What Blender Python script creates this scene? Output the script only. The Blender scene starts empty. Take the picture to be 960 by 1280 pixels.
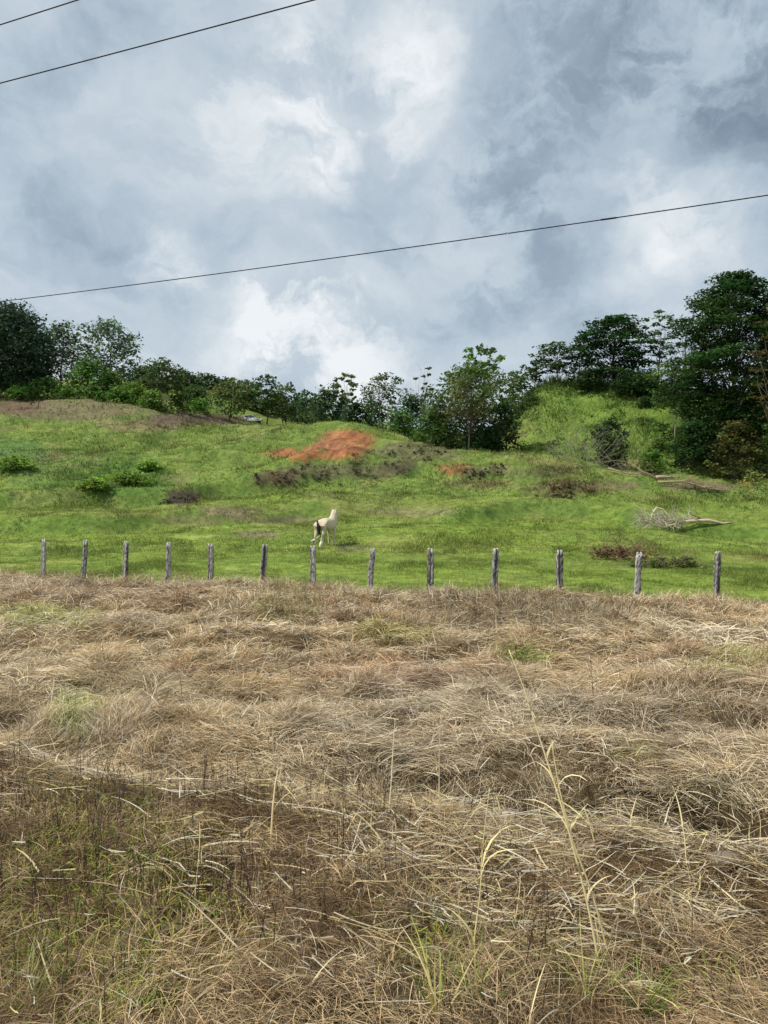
import bpy, math
import numpy as np
from mathutils import Vector

scene = bpy.context.scene
COL = scene.collection
CAMZ = 2.6
F = 960.0


def RS(seed):
    return np.random.RandomState(seed)


# ------------------------------------------------------------------ noise
def _hash(ix, iy, seed):
    h = (ix.astype(np.int64) * 374761393 + iy.astype(np.int64) * 668265263 + seed * 1442695041) & 0xFFFFFFFF
    h = ((h ^ (h >> 13)) * 1274126177) & 0xFFFFFFFF
    h = (h ^ (h >> 16)) & 0xFFFFFFFF
    return h.astype(np.float64) / 4294967295.0


def vnoise(x, y, seed=0):
    ix = np.floor(x); iy = np.floor(y)
    fx = x - ix; fy = y - iy
    fx = fx * fx * fx * (fx * (fx * 6 - 15) + 10)
    fy = fy * fy * fy * (fy * (fy * 6 - 15) + 10)
    a = _hash(ix, iy, seed); b = _hash(ix + 1, iy, seed)
    c = _hash(ix, iy + 1, seed); d = _hash(ix + 1, iy + 1, seed)
    return (a + (b - a) * fx) * (1 - fy) + (c + (d - c) * fx) * fy


def fbm(x, y, seed=0, octv=4, gain=0.5):
    """fractal noise about -1..1"""
    x = np.asarray(x, float); y = np.asarray(y, float)
    s = np.zeros(np.broadcast(x, y).shape); a = 1.0; t = 0
    for o in range(octv):
        c, sn = math.cos(0.6 * o + 0.3), math.sin(0.6 * o + 0.3)
        s = s + a * (vnoise(c * x - sn * y + 17.3 * o, sn * x + c * y - 9.1 * o, seed + o * 31) * 2 - 1)
        t += a; a *= gain; x = x * 2.03; y = y * 2.03
    return s / t * 1.5


def sstep(a, b, x):
    t = np.clip((x - a) / (b - a), 0, 1)
    return t * t * (3 - 2 * t)


# ------------------------------------------------------------------ terrain
# rows of (distance, height as a slope reading) down each line of sight
PROFILE = {
    -400: [(24, 738), (30, 715), (42, 684), (54, 655), (70, 622), (82, 595), (95, 562), (108, 535), (122, 508), (132, 500), (160, 494), (200, 474), (260, 466)],
    0:    [(24, 738), (30, 715), (42, 684), (54, 655), (70, 622), (80, 606), (86, 585), (98, 553), (110, 530), (122, 508), (130, 500), (150, 497), (185, 484), (210, 478), (260, 474)],
    80:   [(24, 738), (30, 715), (42, 684), (54, 654), (70, 622), (78, 612), (84, 590), (98, 560), (112, 528), (124, 508), (132, 500), (150, 496), (180, 482), (260, 474)],
    170:  [(24, 738), (30, 715), (42, 682), (54, 652), (68, 624), (78, 611), (84, 588), (98, 556), (112, 530), (124, 514), (134, 507), (150, 505), (175, 485), (200, 478), (260, 474)],
    240:  [(24, 738), (30, 715), (42, 681), (54, 652), (68, 624), (76, 606), (86, 580), (98, 555), (112, 536), (124, 528), (134, 524), (150, 512), (165, 505), (190, 488), (215, 480), (260, 478)],
    310:  [(24, 738), (30, 715), (42, 680), (54, 652), (68, 624), (76, 602), (86, 578), (98, 552), (110, 541), (120, 538), (130, 542), (158, 538), (167, 530), (176, 527), (185, 515), (205, 500), (230, 495), (260, 495)],
    370:  [(24, 738), (30, 715), (42, 680), (54, 652), (68, 624), (76, 602), (80, 580), (89, 573), (97, 545), (105, 532), (110, 530), (130, 545), (165, 548), (190, 530), (220, 515), (260, 510)],
    430:  [(24, 738), (30, 715), (42, 680), (54, 652), (68, 624), (76, 604), (80, 580), (89, 573), (97, 544), (104, 532), (108, 531), (130, 550), (165, 550), (200, 535), (260, 520)],
    490:  [(24, 738), (30, 715), (42, 680), (54, 652), (68, 624), (75, 604), (80, 582), (88, 572), (96, 546), (102, 537), (108, 540), (130, 560), (165, 560), (210, 545), (260, 530)],
    545:  [(24, 738), (30, 715), (42, 680), (54, 652), (68, 624), (75, 606), (80, 586), (87, 573), (94, 560), (100, 556), (108, 566), (130, 575), (170, 570), (220, 550), (260, 540)],
    610:  [(24, 738), (30, 715), (42, 680), (54, 652), (67, 624), (74, 606), (80, 584), (86, 570), (91, 568), (96, 574), (108, 588), (130, 585), (170, 570), (220, 550), (260, 540)],
    660:  [(24, 738), (30, 715), (42, 681), (54, 652), (66, 624), (74, 600), (80, 583), (86, 572), (91, 572), (97, 582), (104, 560), (112, 515), (120, 484), (126, 478), (150, 490), (200, 500), (260, 500)],
    720:  [(24, 738), (30, 716), (42, 682), (54, 652), (65, 626), (73, 602), (80, 583), (85, 577), (90, 582), (96, 582), (102, 555), (110, 515), (118, 484), (124, 476), (150, 488), (200, 500), (260, 500)],
    790:  [(24, 738), (30, 716), (42, 684), (54, 656), (64, 634), (72, 612), (78, 597), (82, 595), (88, 600), (94, 575), (102, 535), (110, 500), (118, 482), (126, 482), (150, 490), (200, 500), (260, 500)],
    850:  [(24, 738), (30, 717), (42, 688), (54, 659), (64, 636), (72, 618), (78, 608), (84, 604), (90, 585), (98, 545), (106, 515), (114, 500), (126, 492), (150, 490), (260, 500)],
    930:  [(24, 738), (30, 718), (42, 692), (54, 663), (64, 640), (72, 624), (78, 615), (84, 606), (90, 585), (98, 550), (106, 520), (116, 505), (130, 495), (260, 500)],
    1300: [(24, 738), (30, 718), (42, 692), (54, 663), (64, 642), (72, 626), (78, 616), (84, 600), (90, 575), (98, 540), (106, 515), (116, 500), (130, 490), (260, 500)],
}
GY = np.exp(np.linspace(math.log(22), math.log(262), 420))
GP = np.arange(-900, 1901, 10.0)
_cols = sorted(PROFILE)
_tab = []
for c in _cols:
    ys = np.array([p[0] for p in PROFILE[c]], float); ps = np.array([p[1] for p in PROFILE[c]], float)
    _tab.append(CAMZ + (640 - np.interp(GY, ys, ps)) * GY / F)
_tab = np.array(_tab)
_tab[:, GY < 24] = 0.15
GZ = np.array([[0.0]])
GZ = np.stack([np.interp(GP, _cols, _tab[:, j]) for j in range(len(GY))], axis=1)


def _blur(a, r, ax):
    k = np.exp(-0.5 * (np.arange(-2 * r, 2 * r + 1) / r) ** 2); k /= k.sum()
    pad = [(0, 0), (0, 0)]; pad[ax] = (2 * r, 2 * r)
    b = np.pad(a, pad, mode='edge')
    return np.apply_along_axis(lambda v: np.convolve(v, k, mode='valid'), ax, b)


GZ = _blur(_blur(GZ, 2, 0), 4, 1)


def fence_y(x):
    return 28.0 + (x + 12.4) * (20.7 - 28.0) / (8.95 + 12.4)


def H(x, y):
    x = np.asarray(x, float); y = np.asarray(y, float)
    yy = np.maximum(y, 22.0)
    p = np.clip(480 + F * x / yy, GP[0], GP[-1] - 1e-6)
    j = np.clip((np.log(np.minimum(yy, 261.9)) - math.log(22)) / (math.log(262) - math.log(22)) * (len(GY) - 1), 0, len(GY) - 1.001)
    i = (p - GP[0]) / 10.0
    i0 = i.astype(int); j0 = j.astype(int); fi = i - i0; fj = j - j0
    i1 = np.minimum(i0 + 1, len(GP) - 1)
    zf = (GZ[i0, j0] * (1 - fi) + GZ[i1, j0] * fi) * (1 - fj) + (GZ[i0, j0 + 1] * (1 - fi) + GZ[i1, j0 + 1] * fi) * fj
    # near bank and ditch
    yd = 7.0 - 0.30 * np.clip(x, -12, 12) + 0.25 * np.sin(x * 0.9)
    s = y - yd
    bank = 0.32 * (1 - .55 * sstep(-.5, 1.6, x)) * (1 - sstep(-1.5, -0.5, s)) + 0.5 * (1 - sstep(0.2, 2.2, y))
    dd = 0.20 + 0.26 * sstep(-1.0, 1.5, x)
    zn = 0.12 + bank - dd * np.exp(-(s / 0.62) ** 2)
    w = sstep(23, 29, y)
    z = zn * (1 - w) + zf * w
    # lumps
    fy = fence_y(x)
    field = sstep(6.5, 9, y) * (1 - sstep(-1.5, 0.5, y - fy))
    z = z + field * (0.24 * fbm(x / 1.9, y / 1.5, 3, 3) + 0.10 * fbm(x / .6, y / .6, 5, 2))
    near = 1 - sstep(6.5, 9, y)
    z = z + near * (0.07 * fbm(x / .7, y / .7, 7, 3))
    mead = sstep(-0.5, 3, y - fy)
    z = z + mead * (0.10 * fbm(x / 3.0, y / 3.0, 9, 3) + 0.035 * fbm(x / .7, y / .7, 11, 2))
    mid = sstep(34, 50, y)
    z = z + mid * 0.38 * fbm(x / 6.0, y / 4.5, 17, 3)
    ph = z / 2.6 * 6.2832 + 2.6 * fbm(x / 18.0, y / 16.0, 19, 3)
    z = z + mid * (1 - sstep(104, 122, y)) * .33 * (.6 + .5 * fbm(x / 12.0, y / 12.0, 18, 2)) * np.sin(ph)
    # cut ledges across the slope: a short steep face between two flatter treads
    pl = 480 + F * x / np.maximum(y, 20)
    for A, xs_, ys_, xa, xb in ((1.0, (-200, 60, 200, 300, 400, 520), (66, 68, 70, 74, 78, 80), -300, 480), (1.1, (280, 340, 430, 520, 600, 700), (78, 80, 81, 80, 77, 74), 300, 720),
                                (.8, (500, 640, 760, 900, 1100), (56, 60, 58, 54, 52), 520, 1200), (.6, (-200, 100, 300, 450), (50, 52, 56, 62), -300, 420)):
        dl = y - np.interp(pl, xs_, ys_) + 1.5 * fbm(x / 5.0, y * 0, 20, 2)
        wl = sstep(xa, xa + 60, pl) * (1 - sstep(xb - 60, xb, pl))
        z = z + wl * A * 1.7 * (sstep(-1.1, 1.1, dl) - np.clip((dl + 9) / 18, 0, 1))
    far = sstep(55, 85, y)
    far = far * (1 - .8 * sstep(140, 158, y)) * (1 - .5 * sstep(91, 97, y) * sstep(8, 20, x))
    z = z + far * (0.70 * fbm(x / 11.0, y / 8.0, 13, 4) + 0.28 * fbm(x / 2.6, y / 2.2, 15, 3))
    return z


def Hs(x, y):
    return float(H(np.array([x]), np.array([y]))[0])


def ray(px, py, y0=2.5, y1=250):
    """where the line of sight first meets the ground"""
    ys = np.exp(np.linspace(math.log(y0), math.log(y1), 3000))
    xs = (px - 480) / F * ys
    zs = CAMZ + (640 - py) / F * ys
    d = H(xs, ys) - zs
    k = np.argmax(d > 0)
    return float(xs[k]), float(ys[k]), float(H(xs[k:k + 1], ys[k:k + 1])[0])


# ------------------------------------------------------------------ colour of the ground cover
def blob(px, py, cx, cy, rx, ry, w=0.0):
    d = ((px - cx) / rx) ** 2 + ((py - cy) / ry) ** 2
    return 1 - sstep(0.45, 1.25, d + w)


def lerp(a, b, t):
    return a * (1 - t[..., None]) + np.asarray(b, float) * t[..., None]


def pix(x, y, z):
    yy = np.maximum(y, 0.5)
    return 480 + F * x / yy, 640 - F * (z - CAMZ) / yy


def cover(x, y, z):
    """returns rgb, dry mask, soil mask"""
    px, py = pix(x, y, z)
    n1 = fbm(x / 4.0, y / 4.0, 21, 4); n2 = fbm(x / 1.1, y / 1.1, 23, 3); n3 = fbm(x / 14.0, y / 10.0, 25, 4)
    n4 = fbm(px / 22.0, py / 6.0, 27, 4)
    g = np.zeros(x.shape + (3,)) + np.array([.175, .255, .035])
    g = lerp(g, [.235, .305, .055], sstep(0.0, .9, n1))
    g = lerp(g, [.11, .19, .026], sstep(0.1, .9, n2) * .7)
    g = lerp(g, [.125, .195, .035], sstep(.0, .7, fbm(x / 5.0, y / 2.2, 28, 3)) * .5)
    g = lerp(g, [.21, .205, .06], sstep(.15, .8, n3) * .55)
    # ledges: darker green on the steep faces, paler green on the treads
    e_ = 1.0
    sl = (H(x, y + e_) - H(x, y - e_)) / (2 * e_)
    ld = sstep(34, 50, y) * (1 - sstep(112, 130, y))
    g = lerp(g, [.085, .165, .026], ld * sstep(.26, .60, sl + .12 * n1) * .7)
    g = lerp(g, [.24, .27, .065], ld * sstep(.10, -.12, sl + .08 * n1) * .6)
    far = sstep(50, 90, y)
    g = lerp(g, [.165, .235, .045], far * .5)
    g = lerp(g, [.09, .165, .03], far * sstep(.1, .7, n4) * .7)
    g = lerp(g, [.25, .205, .085], far * sstep(.25, .8, fbm(x / 6., y / 4., 29, 4)) * .55)
    wv = n4 * .45
    P = [  # px py rx ry colour strength
        (160, 600, 60, 22, (.08, .17, .025), .8), (60, 600, 50, 14, (.09, .18, .03), .6), (20, 570, 50, 24, (.085, .175, .04), .7),
        (120, 580, 60, 20, (.09, .18, .03), .5),
        (80, 512, 130, 14, (.17, .15, .07), .85), (20, 508, 40, 12, (.13, .09, .05), .7), (180, 532, 60, 10, (.20, .17, .075), .7),
        (240, 524, 75, 8, (.11, .08, .05), .9), (345, 650, 60, 6, (.22, .19, .09), .6), (290, 640, 40, 6, (.22, .15, .10), .6),
        (320, 668, 30, 6, (.20, .17, .09), .6), (240, 650, 50, 8, (.20, .17, .08), .5), (520, 640, 60, 6, (.21, .19, .10), .4),
        (430, 589, 90, 10, (.13, .11, .06), .6), (345, 598, 32, 10, (.12, .085, .05), .75), (500, 582, 30, 10, (.13, .11, .06), .6),
        (520, 564, 60, 11, (.13, .12, .06), .7), (610, 590, 50, 6, (.12, .095, .06), .6), (230, 622, 25, 9, (.085, .065, .045), .9),
        (700, 612, 50, 10, (.14, .12, .05), .6), (760, 608, 45, 8, (.17, .13, .07), .6), (690, 590, 40, 8, (.09, .07, .04), .5),
        (600, 606, 50, 6, (.22, .14, .07), .5), (700, 487, 35, 8, (.06, .05, .035), .8), (560, 612, 60, 10, (.10, .17, .03), .4),
        (880, 608, 50, 7, (.17, .15, .07), .8), (440, 685, 22, 6, (.14, .14, .06), .6), (620, 660, 70, 12, (.16, .25, .03), .5),
        (700, 530, 80, 40, (.15, .23, .035), .5), (640, 500, 60, 20, (.07, .13, .022), .5), (280, 497, 60, 14, (.10, .18, .03), .7),
    ]
    for cx, cy, rx, ry, c, s in P:
        g = lerp(g, c, blob(px, py, cx, cy, rx, ry, wv) * s)
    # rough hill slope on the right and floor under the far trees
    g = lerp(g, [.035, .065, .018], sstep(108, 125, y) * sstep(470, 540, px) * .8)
    hill = sstep(91, 97, y) * sstep(640, 690, px)
    g = lerp(g, [.14, .23, .032], hill * .85)
    g = lerp(g, [.07, .14, .022], hill * sstep(.1, .8, fbm(x / 4., y / 4., 33, 3)) * .6)
    g = g * np.array([.98, .90, 1.12])
    # red soil
    soil = np.clip(blob(px, py, 392, 566, 66, 9, wv * .6) + blob(px, py, 432, 553, 42, 17, wv * .6) + .8 * blob(px, py, 567, 586, 20, 9, wv), 0, 1)
    soil = soil * sstep(-.85, -.35, fbm(x / 2.2, y / 1.5, 35, 4)) * (y > 76) * (y < 112)
    sc = lerp(np.zeros(x.shape + (3,)) + np.array([.33, .135, .055]), [.16, .065, .035], sstep(-.2, .8, n2))
    sc = lerp(sc, [.38, .19, .10], sstep(.1, .8, n1) * .5)
    sc = lerp(sc, [.13, .06, .035], sstep(.1, .8, fbm(x / 1.4, y / .35, 36, 3)) * .75)
    g = g * (1 - soil[..., None]) + sc * soil[..., None]
    # dry field on the near side of the fence
    edge = y - fence_y(x) + .9 * fbm(x / 1.6, y / 1.6, 37, 3) + .7 * fbm(x / .5, y / .5, 38, 2) - .2
    dry = 1 - sstep(-.5, .6, edge)
    d = dry_rgb(x, y, px, py)
    g = g * (1 - dry[..., None]) + d * dry[..., None]
    return g, dry, soil


def dry_rgb(x, y, px, py):
    m1 = fbm(x / 2.2, y / 1.4, 41, 4); m2 = fbm(x / .6, y / .5, 43, 3); m3 = fbm(x / 5., y / 3., 45, 3)
    d = np.zeros(x.shape + (3,)) + np.array([.44, .325, .195])
    d = lerp(d, [.56, .45, .30], sstep(0, .8, m1) * .7)
    d = lerp(d, [.30, .225, .155], sstep(0, .8, -m1) * .75)
    d = lerp(d, [.34, .20, .125], sstep(0.1, .8, m3) * .55)
    d = lerp(d, [.36, .31, .25], sstep(0.1, .8, -m3) * .5)
    d = lerp(d, [.22, .16, .10], sstep(.2, .9, m2) * .5)
    wv = .5 * m2
    P = [(50, 772, 80, 16, (.34, .35, .10), .75), (910, 832, 60, 14, (.30, .29, .08), .7), (655, 825, 24, 10, (.30, .38, .07), .8),
         (500, 795, 60, 12, (.36, .33, .10), .6), (800, 945, 60, 14, (.34, .30, .08), .5), (890, 1000, 60, 20, (.30, .28, .10), .4),
         (640, 770, 130, 26, (.22, .17, .12), .75), (360, 765, 50, 22, (.30, .28, .11), .6), (110, 745, 160, 14, (.40, .28, .19), .5),
         (500, 845, 140, 24, (.42, .27, .19), .5), (800, 725, 160, 14, (.24, .155, .095), .6), (90, 890, 40, 40, (.24, .30, .07), .5),
         (200, 820, 160, 20, (.52, .40, .22), .5), (180, 870, 90, 24, (.50, .44, .32), .5), (780, 1000, 160, 30, (.25, .21, .15), .55),
         (600, 890, 120, 24, (.50, .44, .36), .4), (750, 1035, 200, 18, (.17, .12, .065), .8)]
    for cx, cy, rx, ry, c, s in P:
        d = lerp(d, c, blob(px, py, cx, cy, rx, ry, wv) * s)
    return np.minimum(d * np.array([1.46, 1.45, 1.32]), .9)


# ------------------------------------------------------------------ mesh helpers
def np_mesh(name, V, Fq, colors=None, smooth=False, tris=None):
    me = bpy.data.meshes.new(name)
    V = np.asarray(V, np.float32)
    nq = 0 if Fq is None else len(Fq)
    nt = 0 if tris is None else len(tris)
    me.vertices.add(len(V)); me.vertices.foreach_set('co', V.ravel())
    idx = []
    if nq: idx.append(np.asarray(Fq, np.int32).ravel())
    if nt: idx.append(np.asarray(tris, np.int32).ravel())
    idx = np.concatenate(idx)
    me.loops.add(len(idx)); me.loops.foreach_set('vertex_index', idx)
    me.polygons.add(nq + nt)
    tot = np.concatenate([np.full(nq, 4, np.int32), np.full(nt, 3, np.int32)])
    st = np.concatenate([[0], np.cumsum(tot)[:-1]]).astype(np.int32)
    me.polygons.foreach_set('loop_start', st)
    try:
        me.polygons.foreach_set('loop_total', tot)
    except Exception:
        pass
    if smooth:
        me.polygons.foreach_set('use_smooth', np.ones(nq + nt, bool))
    if colors is not None:
        ca = me.color_attributes.new('tint', 'FLOAT_COLOR', 'POINT')
        c = np.ones((len(V), 4), np.float32); c[:, :3] = colors
        ca.data.foreach_set('color', c.ravel())
    me.update(calc_edges=True)
    me.validate()
    return me


def link(name, me, mat, parent=None):
    o = bpy.data.objects.new(name, me); COL.objects.link(o)
    if mat is not None and len(me.materials) == 0: me.materials.append(mat)
    if parent is not None: o.parent = parent
    return o


def empty(name, loc, label, cat, group=None, rz=0):
    o = bpy.data.objects.new(name, None); COL.objects.link(o)
    o.location = loc; o.rotation_euler = (0, 0, rz)
    tag(o, label, cat, group)
    return o


def tag(o, label=None, cat=None, group=None, kind=None):
    if label: o['label'] = label
    if cat: o['category'] = cat
    if group: o['group'] = group
    if kind: o['kind'] = kind
    return o


class Geo:
    """collects tubes, quads and blobs for one mesh"""
    def __init__(s):
        s.v = []; s.q = []; s.c = []; s.n = 0; s.t = []

    def add(s, V, Q=None, C=(1, 1, 1), T=None):
        V = np.asarray(V, float); s.v.append(V)
        C = np.asarray(C, float)
        if C.ndim == 1: C = np.tile(C, (len(V), 1))
        s.c.append(C)
        if Q is not None and len(Q): s.q.append(np.asarray(Q, int) + s.n)
        if T is not None and len(T): s.t.append(np.asarray(T, int) + s.n)
        s.n += len(V)

    def tube(s, pts, rad, sides=6, C=(1, 1, 1), cap=True):
        P = np.asarray(pts, float); n = len(P)
        rad = np.broadcast_to(np.asarray(rad, float), (n,))
        T = np.gradient(P, axis=0); T /= np.linalg.norm(T, axis=1)[:, None] + 1e-9
        ref = np.array([0, 0, 1.0]) if abs(T[0][2]) < .8 else np.array([1.0, 0, 0])
        A = np.cross(T, ref); A /= np.linalg.norm(A, axis=1)[:, None] + 1e-9
        B = np.cross(T, A)
        an = np.linspace(0, 2 * np.pi, sides, endpoint=False)
        V = P[:, None] + rad[:, None, None] * (np.cos(an)[None, :, None] * A[:, None] + np.sin(an)[None, :, None] * B[:, None])
        V = V.reshape(-1, 3)
        i = np.arange(n - 1)[:, None] * sides; k = np.arange(sides)[None]; k2 = (k + 1) % sides
        Q = np.stack([i + k, i + k2, i + sides + k2, i + sides + k], -1).reshape(-1, 4)
        Tt = []
        if cap:
            V = np.vstack([V, P[0], P[-1]])
            a, b = n * sides, n * sides + 1
            for m in range(sides):
                Tt.append((a, (m + 1) % sides, m)); Tt.append((b, (n - 1) * sides + m, (n - 1) * sides + (m + 1) % sides))
        s.add(V, Q, C, Tt)

    def ellipsoid(s, c, r, C=(1, 1, 1), nu=12, nv=8, R=None, wob=0, rs=None):
        th = np.linspace(0, np.pi, nv + 1); ph = np.linspace(0, 2 * np.pi, nu, endpoint=False)
        V = np.stack([np.sin(th)[:, None] * np.cos(ph)[None], np.sin(th)[:, None] * np.sin(ph)[None], np.repeat(np.cos(th)[:, None], nu, 1)], -1).reshape(-1, 3)
        if wob: V = V * (1 + wob * (rs.rand(len(V), 1) - .5))
        V = V * np.asarray(r)
        if R is not None: V = V @ np.asarray(R).T
        V = V + np.asarray(c)
        i = np.arange(nv)[:, None] * nu; k = np.arange(nu)[None]; k2 = (k + 1) % nu
        Q = np.stack([i + k, i + nu + k, i + nu + k2, i + k2], -1).reshape(-1, 4)
        s.add(V, Q, C)

    def box(s, c, h, C=(1, 1, 1), R=None):
        V = np.array([[a, b, d] for a in (-1, 1) for b in (-1, 1) for d in (-1, 1)], float) * np.asarray(h)
        if R is not None: V = V @ np.asarray(R).T
        V += np.asarray(c)
        Q = [(0, 1, 3, 2), (4, 6, 7, 5), (0, 4, 5, 1), (2, 3, 7, 6), (0, 2, 6, 4), (1, 5, 7, 3)]
        s.add(V, Q, C)

    def build(s, name, mat, parent=None, smooth=False, origin=None):
        V = np.vstack(s.v)
        if origin is not None: V = V - np.asarray(origin)
        me = np_mesh(name, V, np.vstack(s.q) if s.q else None, np.vstack(s.c), smooth, np.vstack(s.t) if s.t else None)
        return link(name, me, mat, parent)


def blades(P, head, L, W, t0, t1, C0, C1, nseg=3, rs=None, wob=0.3, clampz=True, face=None, lift=0.012, tipw=.12):
    """many bent grass blades as ribbons: P (N,3) roots, head heading, t0/t1 lean from upright at root/tip"""
    N = len(P)
    pos = P.copy(); pts = [pos.copy()]
    hd = head.copy(); dh = (rs.rand(N) - .5) * 2 * wob
    seg = L / nseg
    dirs = []
    for k in range(nseg):
        a = t0 + (t1 - t0) * ((k + .5) / nseg) ** 1.1
        d = np.stack([np.sin(a) * np.cos(hd), np.sin(a) * np.sin(hd), np.cos(a)], 1)
        dirs.append(d)
        pos = pos + d * seg[:, None]
        if clampz:
            g = H(pos[:, 0], pos[:, 1]) + lift * (.3 + rs.rand(N))
            pos[:, 2] = np.maximum(pos[:, 2], g)
        pts.append(pos.copy()); hd = hd + dh
    tw = (rs.rand(N) - .5) * 2.0 if face is None else face
    V = np.zeros((N, nseg + 1, 2, 3)); C = np.zeros((N, nseg + 1, 2, 3))
    for k in range(nseg + 1):
        d = dirs[min(k, nseg - 1)]
        hx = np.stack([-np.sin(hd), np.cos(hd), np.zeros(N)], 1)
        up = np.cross(d, hx)
        wd = hx * np.cos(tw)[:, None] + up * np.sin(tw)[:, None]
        f = k / nseg
        w = W * (1 - (1 - tipw) * f ** 1.6) * .5
        V[:, k, 0] = pts[k] - wd * w[:, None]; V[:, k, 1] = pts[k] + wd * w[:, None]
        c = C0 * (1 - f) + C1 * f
        C[:, k, 0] = c; C[:, k, 1] = c
    b = (np.arange(N) * (nseg + 1) * 2)[:, None, None]
    k = (np.arange(nseg) * 2)[None, :, None]
    Q = b + k + np.array([0, 1, 3, 2])[None, None]
    return V.reshape(-1, 3), Q.reshape(-1, 4), C.reshape(-1, 3)


class Bag:
    def __init__(s): s.V = []; s.Q = []; s.C = []; s.n = 0
    def add(s, r):
        V, Q, C = r
        s.V.append(V.astype(np.float32)); s.Q.append((Q + s.n).astype(np.int32)); s.C.append(C.astype(np.float32)); s.n += len(V)
    def build(s, name, mat, parent=None):
        return link(name, np_mesh(name, np.concatenate(s.V), np.concatenate(s.Q), np.concatenate(s.C), True), mat, parent)


# ------------------------------------------------------------------ materials
def mat_new(name):
    m = bpy.data.materials.new(name); m.use_nodes = True
    m.node_tree.nodes.clear()
    return m, m.node_tree.nodes, m.node_tree.links


def leafy(name, transl=0.25, rough=.6, spec=.3):
    m, N, Lk = mat_new(name)
    out = N.new('ShaderNodeOutputMaterial'); at = N.new('ShaderNodeAttribute'); at.attribute_name = 'tint'
    p = N.new('ShaderNodeBsdfPrincipled'); p.inputs['Roughness'].default_value = rough
    p.inputs['Specular IOR Level'].default_value = spec
    t = N.new('ShaderNodeBsdfTranslucent'); mx = N.new('ShaderNodeMixShader'); mx.inputs[0].default_value = transl
    Lk.new(at.outputs['Color'], p.inputs['Base Color']); Lk.new(at.outputs['Color'], t.inputs['Color'])
    Lk.new(p.outputs[0], mx.inputs[1]); Lk.new(t.outputs[0], mx.inputs[2]); Lk.new(mx.outputs[0], out.inputs[0])
    return m


def tinted(name, rough=.85, nscale=20, namt=.35, bump=.2, stretch=(1, 1, 1), spec=.2, coord='Object'):
    """vertex tint broken up by procedural noise"""
    m, N, Lk = mat_new(name)
    out = N.new('ShaderNodeOutputMaterial'); at = N.new('ShaderNodeAttribute'); at.attribute_name = 'tint'
    p = N.new('ShaderNodeBsdfPrincipled'); p.inputs['Roughness'].default_value = rough; p.inputs['Specular IOR Level'].default_value = spec
    tc = N.new('ShaderNodeTexCoord'); mp = N.new('ShaderNodeMapping'); mp.inputs['Scale'].default_value = stretch
    no = N.new('ShaderNodeTexNoise'); no.inputs['Scale'].default_value = nscale; no.inputs['Detail'].default_value = 6; no.inputs['Roughness'].default_value = .65
    mr = N.new('ShaderNodeMapRange'); mr.inputs['From Min'].default_value = .3; mr.inputs['From Max'].default_value = .7
    mr.inputs['To Min'].default_value = 1 - namt; mr.inputs['To Max'].default_value = 1 + namt
    mu = N.new('ShaderNodeVectorMath'); mu.operation = 'SCALE'
    Lk.new(tc.outputs[coord], mp.inputs[0]); Lk.new(mp.outputs[0], no.inputs['Vector']); Lk.new(no.outputs[0], mr.inputs[0])
    Lk.new(at.outputs['Color'], mu.inputs[0]); Lk.new(mr.outputs[0], mu.inputs['Scale']); Lk.new(mu.outputs[0], p.inputs['Base Color'])
    if bump:
        b = N.new('ShaderNodeBump'); b.inputs['Strength'].default_value = bump; b.inputs['Distance'].default_value = .05
        Lk.new(no.outputs[0], b.inputs['Height']); Lk.new(b.outputs[0], p.inputs['Normal'])
    Lk.new(p.outputs[0], out.inputs[0])
    return m


def plain(name, col, rough=.5, metal=0, spec=.5):
    m, N, Lk = mat_new(name)
    out = N.new('ShaderNodeOutputMaterial')
    p = N.new('ShaderNodeBsdfPrincipled'); p.inputs['Roughness'].default_value = rough
    p.inputs['Metallic'].default_value = metal; p.inputs['Specular IOR Level'].default_value = spec
    no = N.new('ShaderNodeTexNoise'); no.inputs['Scale'].default_value = 8; no.inputs['Detail'].default_value = 3
    mr = N.new('ShaderNodeMapRange'); mr.inputs['To Min'].default_value = .85; mr.inputs['To Max'].default_value = 1.1
    mu = N.new('ShaderNodeVectorMath'); mu.operation = 'SCALE'; mu.inputs[0].default_value = col
    Lk.new(no.outputs[0], mr.inputs[0]); Lk.new(mr.outputs[0], mu.inputs['Scale']); Lk.new(mu.outputs[0], p.inputs['Base Color'])
    Lk.new(p.outputs[0], out.inputs[0])
    return m


M_LEAF = leafy('foliage', .34, .6, .2)
M_BLADE = leafy('grass_blades', .25, .7, .2)
M_STRAW = leafy('dry_straw', .12, .6, .3)
M_BARK = tinted('bark', .9, 3, .4, .3, (1, 1, .3))
M_GROUND = tinted('ground_surface', .95, 2.2, .35, .5, spec=.1)
M_WOOD = tinted('weathered_wood', .9, 9, .5, .6, (3, 3, .35), .1)

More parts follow.
